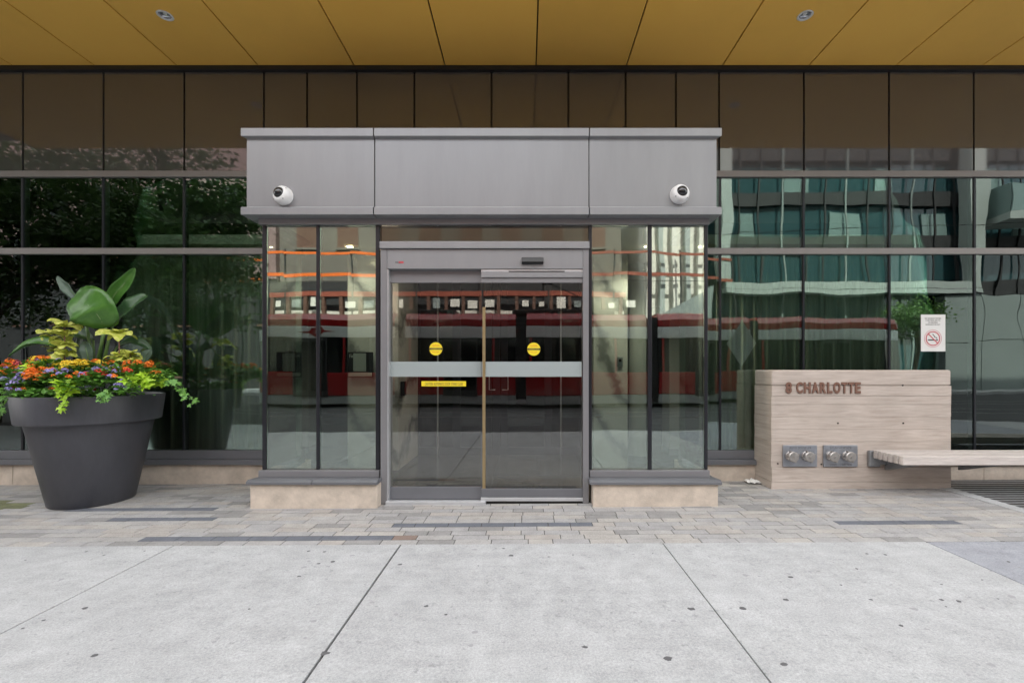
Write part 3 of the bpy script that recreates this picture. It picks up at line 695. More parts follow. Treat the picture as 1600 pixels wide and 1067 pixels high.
def siamese(px0, px1, lines, lab):
    t_ = thing('fire_connection', lab, 'pipe plate', (0, 0, 0), 'fire hose connection plates')
    y0 = yW - 0.022
    bx('plate', 'plate_steel', t_, X(px0, zW), X(px1, zW), y0, yW - 0.0045, Z(728.5, zW), Z(695, zW), 0.004)
    cx = X((px0 + px1) / 2, zW)
    for (tx_, py) in lines: text_on('lettering', tx_, 0.026, 'plate_text', t_, cx, y0 - 0.0002, Z(py, zW), width=0.25, depth=0.0006)
    for dx in (-15.5, 9.5):
        px = (px0 + px1) / 2 + dx; c = (X(px, zW), y0, Z(711.5, zW)); M = Matrix.Rotation(R(90), 4, 'X')
        h = obj('hose_cap', MB().lathe([(0.056, -0.002), (0.056, 0.012), (0.05, 0.016), (0.05, 0.03), (0.058, 0.034), (0.058, 0.07), (0.05, 0.078), (0.02, 0.08)], n=28, M=M, c=c), 'cap_nickel', t_, True, auto=True)
        for a in range(4):
            an = a * math.pi / 2 + 0.4
            obj('lug', MB().lathe([(0.011, 0.036), (0.011, 0.07)], n=10, M=M, c=(c[0] + 0.062 * math.cos(an), c[1], c[2] + 0.062 * math.sin(an))), 'cap_nickel', h)
        obj('centre_nut', MB().lathe([(0.014, 0.079), (0.014, 0.092)], n=6, M=M, c=c), 'cap_nickel', h)
siamese(1222, 1275, [('AUTO SPRINKLER', 700.5)], 'steel hose connection plate with two caps, nearer the entrance')
siamese(1285, 1338, [('STANDPIPE', 700.5), ('SYSTEM CONNECTION', 727)], 'steel hose connection plate with two caps, nearer the bench')
# bench
be = thing('bench', 'weathered timber slat bench cantilevered from the concrete wall', 'bench')
bxs, bxe = X(1410, 4.76), 7.6
ztop = 0.476
yb0, yb1 = Y(4.76), Y(5.2)
ns = 6; sw_ = (yb1 - 0.02 - yb0) / ns
for i in range(ns):
    y0 = yb0 + i * sw_
    obj('slat', MB().box(bxs + random.uniform(-0.006, 0.006), bxe, y0, y0 + sw_ - 0.022, ztop - 0.092, ztop + random.uniform(-0.002, 0.002)), 'bench_wood', be, bevel=0.005)
bx('mounting_plate', 'galv', be, X(1354, zW), X(1371, zW), yW - 0.05, yW - 0.006, Z(728, zW), Z(703, zW), 0.01)
bx('back_rail', 'galv', be, X(1371, zW) - 0.01, bxe, yW - 0.05, yW - 0.012, ztop - 0.17, ztop - 0.098)
for xx in (X(1440, 4.76), X(1565, 4.76), X(1690, 4.76)):
    mb = MB(); mb.prism([(yb0 + 0.03, ztop - 0.096), (yW - 0.008, ztop - 0.096), (yW - 0.008, ztop - 0.24), (yb0 + 0.1, ztop - 0.125)], 'x', xx - 0.03, xx + 0.03)
    obj('bracket', mb, 'galv', be, bevel=0.003)
# no smoking notice on the glass
ns_ = thing('no_smoking_notice', 'white no smoking notice taped to the glass above the wall', 'notice')
zz = D - 0.004
a, b, c0, c1 = X(1439, zz), X(1477, zz), Z(549, zz), Z(491.5, zz)
bx('sheet', 'paper', ns_, a, b, -0.004, -0.0012, c0, c1)
cx = (a + b) / 2 - 0.004
for i, (tx_, w) in enumerate((('NO SMOKING WITHIN', 0.20), ('9 METRES (30 FT)', 0.18), ('OF BUILDING', 0.12), ('ENTRANCE OR EXIT', 0.18))):
    text_on('lettering', tx_, 0.016, 'paper_black', ns_, cx, -0.0046, Z(498.6 + i * 3.2, zz), width=w, depth=0.0004)
cc = (cx, -0.0045, Z(529, zz)); M = Matrix.Rotation(R(90), 4, 'X')
def ring(r0, r1): return MB().lathe([(r0, 0), (r1, 0), (r1, 0.001), (r0, 0.001), (r0, 0)], n=48, M=M, c=cc, cap=False)
obj('ring', ring(0.078, 0.090), 'paper_red', ns_); obj('ring', ring(0.104, 0.108), 'paper_red', ns_)
bar = MB(); ca = R(-45); dv = Vector((math.cos(ca), 0, math.sin(ca))); nv = Vector((-math.sin(ca), 0, math.cos(ca)))
v = []
for yy in (-0.0062, -0.0050):
    for s_, q in ((-1, -1), (1, -1), (1, 1), (-1, 1)):
        p = Vector(cc) + dv * 0.082 * s_ + nv * 0.006 * q; v.append((p.x, yy, p.z))
bar.add(v, [(0, 1, 2, 3), (7, 6, 5, 4), (0, 4, 5, 1), (1, 5, 6, 2), (2, 6, 7, 3), (3, 7, 4, 0)]); obj('slash', bar, 'paper_red', ns_)
bx('cigarette', 'paper_black', ns_, cc[0] - 0.062, cc[0] + 0.015, -0.0060, -0.0042, cc[2] - 0.025, cc[2] - 0.010)
bx('cigarette', 'paper_black', ns_, cc[0] + 0.035, cc[0] + 0.062, -0.0060, -0.0042, cc[2] - 0.025, cc[2] - 0.010)
obj('smoke', MB().tube([(cc[0] + 0.05, -0.005, cc[2] + 0.0), (cc[0] + 0.045, -0.005, cc[2] + 0.012), (cc[0] + 0.022, -0.005, cc[2] + 0.018), (cc[0] + 0.012, -0.005, cc[2] + 0.04), (cc[0] + 0.002, -0.005, cc[2] + 0.045), (cc[0] + 0.0, -0.005, cc[2] + 0.058)], 0.004, 6), 'paper_black', ns_)
# crumpled napkin
nk = MB(); v = []; n = 9
for i in range(n):
    for j in range(n):
        v.append((0.17 * (i / (n - 1) - 0.5) * (1 + 0.2 * random.random()), 0.12 * (j / (n - 1) - 0.5), 0.012 + 0.045 * random.random() * (1 - abs(i - 4) / 6)))
nk.add(v, [(i * n + j, i * n + n + j, i * n + n + 1 + j, i * n + j + 1) for i in range(n - 1) for j in range(n - 1)])
no = obj('napkin', nk, 'paper'); no.modifiers.new('t', 'SOLIDIFY').thickness = 0.002
no.location = (X(1171, 5.6), -0.16, G(2.7, -0.16) + 0.002); tag(no, 'crumpled white napkin on the pavers at the wall corner', 'litter')

# ------------------------------------------------------------------ planter and its plants
PX, PZ = -4.69, 4.93; PY = Y(PZ); gz = G(PX, PY)
pt = thing('planter', 'large round charcoal planter pot full of flowers', 'planter', (PX, PY, gz))
obj('pot', MB().lathe([(0.30, 0.004), (0.345, 0.0), (0.356, 0.012), (0.525, 0.885), (0.50, 0.895), (0.40, 0.6), (0.1, 0.5)], n=72), 'planter_charcoal', pt, True, auto=True)
obj('rim', MB().lathe([(0.522, 0.862), (0.578, 0.866), (0.586, 0.874), (0.618, 1.135), (0.614, 1.147), (0.602, 1.150), (0.592, 1.145), (0.565, 0.98)], n=72, cap=False), 'planter_charcoal', pt, True, auto=True)
obj('soil_bed', MB().lathe([(0.575, 1.03), (0.575, 1.085), (0.3, 1.12), (0.01, 1.13)], n=40), 'soil', pt, True)
def leafmat(name, c1, c2, sc=14, rough=0.45, trans=0.25):
    m, t, p = new_mat(name)
    tcn = t.nodes.new('ShaderNodeTexCoord'); n = t.nodes.new('ShaderNodeTexNoise'); n.inputs['Scale'].default_value = sc; n.inputs['Detail'].default_value = 4
    t.links.new(tcn.outputs['Object'], n.inputs['Vector'])
    cr = t.nodes.new('ShaderNodeValToRGB'); cr.color_ramp.elements[0].position = 0.35; cr.color_ramp.elements[1].position = 0.65
    cr.color_ramp.elements[0].color = (*c1, 1); cr.color_ramp.elements[1].color = (*c2, 1)
    t.links.new(n.outputs['Fac'], cr.inputs['Fac']); t.links.new(cr.outputs['Color'], p.inputs['Base Color'])
    p.inputs['Roughness'].default_value = rough
    if trans:
        ts = t.nodes.new('ShaderNodeBsdfTranslucent'); t.links.new(cr.outputs['Color'], ts.inputs['Color'])
        ms_ = t.nodes.new('ShaderNodeMixShader'); ms_.inputs['Fac'].default_value = trans
        t.links.new(p.outputs[0], ms_.inputs[1]); t.links.new(ts.outputs[0], ms_.inputs[2]); t.links.new(ms_.outputs[0], t.nodes['Material Output'].inputs['Surface'])
leafmat('strelitzia', (0.06, 0.17, 0.03), (0.10, 0.25, 0.045), 9, 0.28)
leafmat('strelitzia_dark', (0.035, 0.085, 0.035), (0.055, 0.13, 0.045), 5, 0.3)
leafmat('strelitzia_grey', (0.10, 0.16, 0.12), (0.15, 0.22, 0.16), 5, 0.4)
leafmat('stalk', (0.09, 0.17, 0.05), (0.15, 0.25, 0.08), 8, 0.4, 0)
leafmat('coleus', (0.42, 0.50, 0.04), (0.70, 0.70, 0.20), 40)
leafmat('coleus_stem', (0.17, 0.06, 0.05), (0.22, 0.10, 0.07), 30, 0.5, 0)
leafmat('leaf_mid', (0.10, 0.25, 0.035), (0.18, 0.38, 0.06), 25)
leafmat('leaf_deep', (0.05, 0.14, 0.03), (0.10, 0.23, 0.045), 25)
leafmat('leaf_lime', (0.36, 0.60, 0.03), (0.52, 0.74, 0.07), 20)
leafmat('leaf_ivy', (0.11, 0.30, 0.05), (0.20, 0.42, 0.08), 25)
leafmat('petal_orange', (0.88, 0.17, 0.015), (0.95, 0.30, 0.03), 60, 0.6)
leafmat('petal_red', (0.70, 0.05, 0.03), (0.80, 0.10, 0.05), 60, 0.6)
leafmat('petal_yellow', (0.85, 0.55, 0.02), (0.90, 0.70, 0.06), 60, 0.6)
leafmat('petal_purple', (0.32, 0.26, 0.66), (0.52, 0.44, 0.80), 60, 0.6)
leafmat('petal_pink', (0.75, 0.08, 0.20), (0.80, 0.18, 0.25), 60, 0.6)

def blade(mb, pts, hw, nrm, fold=0.25, prof=None, nw=5, wav=0.0):
    """leaf blade along a smooth centre line; hw half width, nrm rough facing direction"""
    P = [Vector(p) for p in pts]; N = 24 if nw > 3 else 6; cl = []
    m_ = len(P) - 1
    for i in range(N + 1):
        u = i / N * m_; k = min(int(u), m_ - 1); f = u - k
        p0, p1, p2, p3 = P[max(k - 1, 0)], P[k], P[k + 1], P[min(k + 2, m_)]
        cl.append(0.5 * ((2 * p1) + (p2 - p0) * f + (2 * p0 - 5 * p1 + 4 * p2 - p3) * f * f + (3 * p1 - p0 - 3 * p2 + p3) * f ** 3))
    nrm = Vector(nrm).normalized(); v = []; f_ = []
    for i, c in enumerate(cl):
        d = (cl[min(i + 1, N)] - cl[max(i - 1, 0)]).normalized(); s = d.cross(nrm).normalized(); nn = s.cross(d)
        t_ = i / N; w = hw * (prof(t_) if prof else (math.sin(math.pi * min(1, t_ ** 0.75)) ** 0.7))
        for j in range(nw):
            q = (j / (nw - 1)) * 2 - 1
            v.append(c + s * q * w + nn * (abs(q) ** 1.4 * fold * w + wav * w * (math.sin(i * 0.7 + q * 2) + (1.2 if (i + int(abs(q) * 2)) % 2 else 0))))
    for i in range(N):
        for j in range(nw - 1): f_.append((i * nw + j, i * nw + nw + j, i * nw + nw + 1 + j, i * nw + j + 1))
    mb.add(v, f_); return cl
def pp(px, py, dz=0.0): return Vector((X(px, PZ + dz), Y(PZ + dz), Z(py, PZ + dz)))
st = thing('bird_of_paradise', 'tall broad leaved green plant in the middle of the planter', 'plant', (PX + 0.0, PY, gz + 1.12))
inv = Matrix.Translation(-Vector((PX, PY, gz + 1.12)))
def ppl(lst): return [inv @ pp(*a) for a in lst]
oval = lambda t_: max(0.02, math.sqrt(max(0, 1 - (2 * (t_ * 0.985 + 0.008) - 1) ** 2)) ** 0.85)
lance = lambda t_: max(0.02, math.sin(math.pi * min(1, t_ * 0.96 + 0.03)) ** 0.75)
specs = [([(166, 512, -0.08), (152, 492, -0.16), (137, 476, -0.17), (116, 463, -0.08)], 0.215, (0.1, -1, 0.2), 0.10, oval, 'strelitzia'),
         ([(166, 488, 0.0), (178, 462, 0.0), (195, 442, 0.02), (211, 419, 0.05)], 0.068, (0.75, -0.5, 0.45), 0.7, lance, 'strelitzia'),
         ([(176, 508, -0.02), (192, 492, -0.05), (211, 476, -0.04), (231, 462, 0.02)], 0.125, (-0.25, -0.85, 0.5), 0.35, oval, 'strelitzia_dark'),
         ([(128, 474, 0.12), (114, 457, 0.12), (103, 446, 0.13), (90, 432, 0.15)], 0.055, (-0.6, -0.6, 0.5), 0.7, lance, 'strelitzia_grey'),
         ([(92, 541, -0.02), (66, 536, -0.06), (42, 541, -0.1), (14, 557, -0.14)], 0.085, (-0.1, -0.55, 0.85), 0.5, lance, 'strelitzia'),
         ([(184, 541, 0.1), (204, 534, 0.12), (220, 537, 0.15), (237, 547, 0.2)], 0.06, (0.2, -0.6, 0.7), 0.5, lance, 'strelitzia_dark'),
         ([(146, 532, 0.1), (128, 524, 0.12), (112, 525, 0.12), (98, 533, 0.12)], 0.075, (0, -0.7, 0.7), 0.4, lance, 'strelitzia_dark'),
         ([(222, 575, 0.12), (226, 560, 0.15), (231, 552, 0.16), (236, 546, 0.18)], 0.05, (0.3, -1, 0.1), 0.3, lance, 'strelitzia_grey'),
         ([(130, 560, 0.15), (126, 545, 0.2), (128, 528, 0.2), (124, 515, 0.22)], 0.06, (-0.3, -1, 0.2), 0.3, lance, 'strelitzia_grey'),
         ([(140, 572, 0.0), (137, 555, -0.02), (134, 543, -0.02), (131, 533, 0.0)], 0.06, (0.3, -1, 0.2), 0.3, lance, 'strelitzia_grey')]
roots = [(150, 578), (154, 578), (160, 578), (147, 578), (143, 578), (168, 578), (146, 578), (215, 578), (135, 580), (142, 580)]
for (pts, hw, nr, fo, prf, mt), rt in zip(specs, roots):
    mb = MB(); blade(mb, ppl(pts), hw, nr, fo, prf, 9, 0.035)
    o = obj('leaf', mb, mt, st, True); o.modifiers.new('t', 'SOLIDIFY').thickness = 0.003
    a = inv @ pp(*rt); b = inv @ pp(*pts[0]); c_ = inv @ pp(*pts[1]); mid = a.lerp(b, 0.5) + Vector((0, 0, 0.03))
    tp_ = inv @ pp(*pts[-1])
    s_ = MB().tube([a, mid, b], [0.020, 0.015, 0.010], 8); obj('stalk', s_, 'stalk', o, True)
    rib = MB().tube([b] + [inv @ pp(q[0], q[1], q[2] - 0.004) for q in pts[1:3]], [0.008, 0.005, 0.003], 6); obj('midrib', rib, 'stalk', o, True)

def whorl(mb, c, n, L, wd, tilt, mb2=None, jit=0.2):
    for k in range(n):
        a = 2 * math.pi * k / n + random.uniform(-jit, jit); d = Vector((math.cos(a), math.sin(a), tilt + random.uniform(-0.45, 0.5))).normalized()
        l = L * random.uniform(0.8, 1.15); c = Vector(c)
        blade(mb, [c, c + d * l * 0.4 + Vector((0, 0, 0.01)), c + d * l * 0.75, c + d * l - Vector((0, 0, l * 0.3))], wd * random.uniform(0.85, 1.2), (random.gauss(0, 0.35), random.gauss(-0.35, 0.3), 1), -0.12, None, 3)
def coleus(px, ptop, pbot, dz, tiers, L, lab):
    b = pp(px, pbot, dz); t_ = thing('coleus_plant', lab, 'plant', b)
    top = pp(px, ptop, dz) - b
    obj('stem', MB().tube([(0, 0, -0.05), (0.004, 0, top.z * 0.5), top], [0.007, 0.006, 0.005], 7), 'coleus_stem', t_, True)
    for i in range(tiers):
        mb = MB(); f = i / max(1, tiers - 1); z = top.z * (0.35 + 0.65 * f)
        whorl(mb, (0, 0, z), random.choice((6, 7)), L * (0.9 + 0.3 * f), L * 0.34, 0.25)
        whorl(mb, (0, 0, z + 0.014), 5, L * 0.75, L * 0.27, 0.55)
        o = obj('leaf_whorl', mb, 'coleus', t_, True)
coleus(101, 510, 580, -0.12, 4, 0.14, 'tall yellow green leafy plant left of the broad leaves')
coleus(84, 522, 585, 0.05, 4, 0.12, 'yellow green leafy plant at the far left of the planter')
coleus(186, 522, 580, -0.1, 2, 0.14, 'yellow green leafy plant right of the broad leaves')
coleus(203, 555, 585, -0.05, 3, 0.12, 'short pale green leafy plant at the right of the planter')

def small_leaf(mb, c, d, L, w, up=(0, 0, 1)):
    d = Vector(d).normalized(); s = d.cross(Vector(up));
    if s.length < 1e-3: s = Vector((1, 0, 0))
    s.normalize(); n = s.cross(d); c = Vector(c)
    v = [c, c + d * L * 0.35 + s * w + n * w * 0.3, c + d * L * 0.4 - n * 0, c + d * L * 0.35 - s * w + n * w * 0.3, c + d * L * 0.72 + s * w * 0.75 + n * w * 0.15, c + d * L * 0.75 - n * L * 0.03, c + d * L * 0.72 - s * w * 0.75 + n * w * 0.15, c + d * L - n * L * 0.1]
    mb.add(v, [(0, 2, 1), (0, 3, 2), (1, 2, 5, 4), (2, 3, 6, 5), (4, 5, 7), (5, 6, 7)])
def star_leaf(mb, c, d, L, n):
    d = Vector(d).normalized(); n = Vector(n).normalized(); s = d.cross(n).normalized(); c = Vector(c); v = [c]; pts = []
    for (a, r) in ((-150, 0.55), (-115, 0.3), (-70, 0.72), (-35, 0.4), (0, 1.0), (35, 0.4), (70, 0.72), (115, 0.3), (150, 0.55)):
        v.append(c + (d * math.cos(R(a)) + s * math.sin(R(a))) * L * r - n * (r * r * L * 0.18))
    mb.add(v, [(0, i, i + 1) for i in range(1, 9)])
def flower_head(c, r, n):
    mb = MB(); c = Vector(c)
    for k in range(n):
        th = random.random() * 2 * math.pi; ph = math.acos(random.uniform(0.0, 1)); nn = Vector((math.sin(ph) * math.cos(th), math.sin(ph) * math.sin(th), math.cos(ph)))
        p = c + nn * r * random.uniform(0.8, 1.05); a = nn.orthogonal().normalized(); b = nn.cross(a); pr = r * random.uniform(0.26, 0.36); v = [p]
        ph0 = random.random() * 3
        for j in range(10):
            q = ph0 + j * math.pi / 5; rr = pr * (1.0 if j % 2 == 0 else 0.62); v.append(p + (a * math.cos(q) + b * math.sin(q)) * rr + nn * 0.002 * (j % 2))
        mb.add(v, [(0, j, j % 10 + 1) for j in range(1, 11)])
    return mb
def bedding(px, py, dz, kind, lab, spread=0.15, nl=110, heads=6, hr=0.024, leafm='leaf_mid', petals=('petal_orange',)):
    py -= 8; hr *= 1.45; heads = int(heads * 2.0); nl = int(nl * 1.15)
    b = pp(px, py, dz); t_ = thing('flowering_plant' if heads else 'trailing_plant', lab, 'plant', b)
    mb = MB()
    for k in range(nl):
        a = random.random() * 2 * math.pi; r = spread * math.sqrt(random.random()); h = random.uniform(-0.05, 0.06) - (r / spread) ** 2 * 0.03
        d = (math.cos(a + random.gauss(0, 0.5)), math.sin(a + random.gauss(0, 0.5)) - 0.25, random.uniform(-0.25, 0.75))
        if kind == 'star': star_leaf(mb, (r * math.cos(a), r * math.sin(a), h), d, random.uniform(0.055, 0.09), (random.gauss(0, 0.3), -0.8, 0.6))
        else: small_leaf(mb, (r * math.cos(a), r * math.sin(a), h), d, random.uniform(0.05, 0.085), random.uniform(0.018, 0.03))
    obj('foliage', mb, leafm, t_, False)
    for k in range(heads):
        a = random.random() * 2 * math.pi; r = spread * 0.95 * math.sqrt(random.random())
        c = Vector((r * math.cos(a), r * math.sin(a) - 0.03, 0.075 + random.uniform(-0.04, 0.025) - 0.07 * (r / spread)))
        o = obj('flower_head', flower_head(c, hr * random.uniform(0.6, 1.3), 22), random.choice(petals), t_)
    return t_
bedding(8, 597, -0.05, 'x', 'purple flower clump at the far left rim of the planter', 0.15, 120, 8, 0.022, 'leaf_deep', ('petal_purple', 'petal_purple', 'petal_pink'))
bedding(35, 583, -0.18, 'x', 'pink and orange flowers at the left of the planter', 0.14, 90, 7, 0.026, 'leaf_mid', ('petal_orange', 'petal_orange', 'petal_pink'))
bedding(40, 606, -0.42, 'x', 'purple flower clump over the left front rim', 0.14, 120, 9, 0.023, 'leaf_mid', ('petal_purple',))
bedding(72, 598, -0.38, 'x', 'big orange flower clump above the left part of the rim', 0.14, 100, 12, 0.027, 'leaf_deep', ('petal_orange',))
bedding(75, 578, -0.2, 'x', 'mixed orange and lilac flowers under the left yellow green plants', 0.14, 100, 6, 0.025, 'leaf_mid', ('petal_orange', 'petal_purple', 'petal_yellow'))
bedding(122, 583, -0.35, 'x', 'bright yellow flower clump at the centre of the planter', 0.10, 70, 9, 0.027, 'leaf_mid', ('petal_yellow',))
bedding(128, 604, -0.48, 'x', 'small red orange flowers at the centre front rim', 0.14, 120, 5, 0.02, 'leaf_mid', ('petal_orange', 'petal_red'))
bedding(158, 598, -0.46, 'x', 'lilac and red flowers right of the centre front rim', 0.14, 120, 7, 0.022, 'leaf_mid', ('petal_purple', 'petal_purple', 'petal_red'))
bedding(160, 580, -0.25, 'x', 'orange and yellow flowers behind the centre of the planter', 0.15, 100, 6, 0.022, 'leaf_deep', ('petal_orange', 'petal_yellow'))
bedding(196, 596, -0.40, 'x', 'red orange flower clump at the right front of the planter', 0.14, 110, 8, 0.022, 'leaf_mid', ('petal_orange', 'petal_red', 'petal_purple'))
bedding(222, 584, -0.15, 'x', 'orange flower clump at the right back of the planter', 0.14, 100, 6, 0.025, 'leaf_mid', ('petal_orange',))
bedding(196, 614, -0.56, 'x', 'purple flower tuft hanging over the right front rim', 0.06, 30, 3, 0.02, 'leaf_mid', ('petal_purple',))
bedding(232, 600, -0.36, 'star', 'bright lime star leaved plant at the right rim', 0.11, 34, 0, 0, 'leaf_lime')
bedding(60, 585, -0.30, 'star', 'lime leaved plant among the left flowers', 0.09, 22, 0, 0, 'leaf_lime')
bedding(104, 612, -0.58, 'star', 'lime leaved plant spilling over the front rim', 0.08, 20, 0, 0, 'leaf_lime')
bedding(150, 588, -0.1, 'x', 'low dark leafy filler plant around the stalks', 0.26, 220, 0, 0, 'leaf_deep')
bedding(90, 590, -0.05, 'x', 'low mid green filler plant behind the left flowers', 0.26, 200, 0, 0, 'leaf_mid')
bedding(20, 590, -0.30, 'x', 'lilac flower clump between the pink flowers and the left rim', 0.13, 90, 6, 0.02, 'leaf_mid', ('petal_purple', 'petal_purple', 'petal_orange'))
bedding(98, 596, -0.45, 'x', 'green clump with lilac blooms beside the big orange flowers', 0.13, 110, 5, 0.021, 'leaf_mid', ('petal_purple', 'petal_orange'))
bedding(178, 590, -0.42, 'x', 'mid green clump with scattered yellow blooms at the right front', 0.13, 110, 5, 0.018, 'leaf_mid', ('petal_yellow', 'petal_orange', 'petal_purple'))
bedding(212, 604, -0.48, 'star', 'yellow green leaved plant right of the centre front rim', 0.11, 30, 0, 0, 'leaf_lime')
bedding(246, 594, -0.25, 'x', 'leafy green clump at the right end of the planter', 0.12, 110, 2, 0.02, 'leaf_mid', ('petal_orange',))
for k in range(9):
    an = R(-163 + k * 18.2); zc_ = 0.54
    q = (PX + zc_ * math.cos(an), PY + zc_ * math.sin(an), gz + 1.175)
    t_ = thing('edging_plant', 'small leafy edging plant on the planter rim, %s' % ('leftmost', 'second from the left', 'third from the left', 'fourth from the left', 'the middle one of nine', 'fourth from the right', 'third from the right', 'second from the right', 'rightmost')[k], 'plant', q, 'edging plants along the planter rim')
    mb = MB()
    for j in range(95):
        u = random.gauss(0, 0.075); w = random.gauss(-0.01, 0.04); h = random.uniform(-0.055, 0.05)
        tx_, ty_ = -math.sin(an), math.cos(an)
        c = (u * tx_ + w * math.cos(an), u * ty_ + w * math.sin(an), h)
        small_leaf(mb, c, (random.gauss(0, 0.6) + 0.5 * math.cos(an), random.gauss(0, 0.6) + 0.5 * math.sin(an), random.uniform(-0.5, 0.6)), random.uniform(0.04, 0.07), random.uniform(0.015, 0.025))
    obj('foliage', mb, ('leaf_mid', 'leaf_ivy', 'leaf_mid')[k % 3], t_)
    for j in range((3, 1, 2)[k % 3]):
        obj('flower_head', flower_head((random.gauss(0, 0.06), random.gauss(-0.02, 0.02), random.uniform(0.03, 0.06)), 0.026, 20), ('petal_purple', 'petal_orange', 'petal_purple', 'petal_red')[(k + j) % 4], t_)
def vine(path, lab, leafm):
    b = pp(*path[0]); t_ = thing('trailing_vine', lab, 'plant', b)
    P = [pp(*q) - b for q in path]; obj('stem', MB().tube(P, 0.003, 5), 'stalk', t_, True); mb = MB()
    for i in range(len(P) - 1):
        for k in range(9):
            c = P[i].lerp(P[i + 1], k / 9) + Vector((random.gauss(0, 0.022), random.gauss(-0.01, 0.02), random.gauss(0, 0.018)))
            star_leaf(mb, c, (random.gauss(0.3, 0.6), random.gauss(-0.3, 0.4), random.gauss(-0.4, 0.4)), random.uniform(0.03, 0.05), (random.gauss(0, 0.3), -0.8, 0.6))
    obj('foliage', mb, leafm, t_)
vine([(236, 592, -0.25), (258, 594, -0.3), (280, 606, -0.34), (298, 620, -0.36), (306, 630, -0.36)], 'green ivy trailing off the right side of the planter', 'leaf_ivy')
vine([(236, 596, -0.1), (262, 585, -0.12), (275, 596, -0.12), (290, 612, -0.12)], 'green ivy sprays behind the lime plant', 'leaf_ivy')
vine([(108, 610, -0.57), (105, 622, -0.60), (100, 632, -0.62), (92, 643, -0.62)], 'lime ivy hanging down the front of the planter', 'leaf_lime')
vine([(10, 606, -0.35), (4, 622, -0.38), (2, 640, -0.38), (0, 655, -0.38)], 'dark ivy hanging down the far left of the planter', 'leaf_ivy')
vine([(163, 612, -0.59), (162, 620, -0.61), (161, 628, -0.61)], 'short green sprig hanging below the centre front flowers', 'leaf_ivy')

# ------------------------------------------------------------------ across the street (seen as reflections)
mat('car_red', (0.33, 0.012, 0.016), 0.25, 0, 0.05, 2, coat=0.5)
mat('car_white', (0.72, 0.73, 0.73), 0.3)
mat('car_glass', (0.010, 0.011, 0.013), 0.05, spec=0.7)
mat('car_dark', (0.03, 0.03, 0.032), 0.6)
mat('car_grey', (0.38, 0.39, 0.40), 0.4)
mat('safety_orange', (0.85, 0.17, 0.02), 0.6, 0, 0.3, 6)
mat('rust_frame', (0.30, 0.075, 0.045), 0.6, 0, 0.15, 3)
mat('brown_post', (0.13, 0.065, 0.045), 0.7)
mat('brick_dull', (0.16, 0.145, 0.125), 0.85, 0, 0.2, 1.5)
mat('brick_pink', (0.26, 0.18, 0.175), 0.85, 0, 0.15, 1.5)
mat('dark_floor', (0.03, 0.03, 0.032), 0.7)
mat('cream_stone', (0.76, 0.74, 0.67), 0.8, 0, 0.06, 0.5)
mat('grey_panel', (0.24, 0.28, 0.27), 0.7, 0, 0.06, 0.6)
mat('white_beam', (0.38, 0.42, 0.40), 0.6, 0, 0.05, 0.8)
mat('teal_glass', (0.03, 0.075, 0.085), 0.08, spec=0.8)
mat('blue_glass', (0.12, 0.28, 0.42), 0.12, spec=0.8)
mat('balcony_glass', (0.20, 0.28, 0.27), 0.2)
mat('bark', (0.07, 0.055, 0.042), 0.9, 0, 0.3, 8, 0.6, 20)
leafmat('tree_leaf', (0.05, 0.10, 0.03), (0.11, 0.19, 0.05), 3, 0.5, 0.3)
leafmat('bush_leaf', (0.06, 0.13, 0.03), (0.12, 0.22, 0.05), 3, 0.5, 0.3)

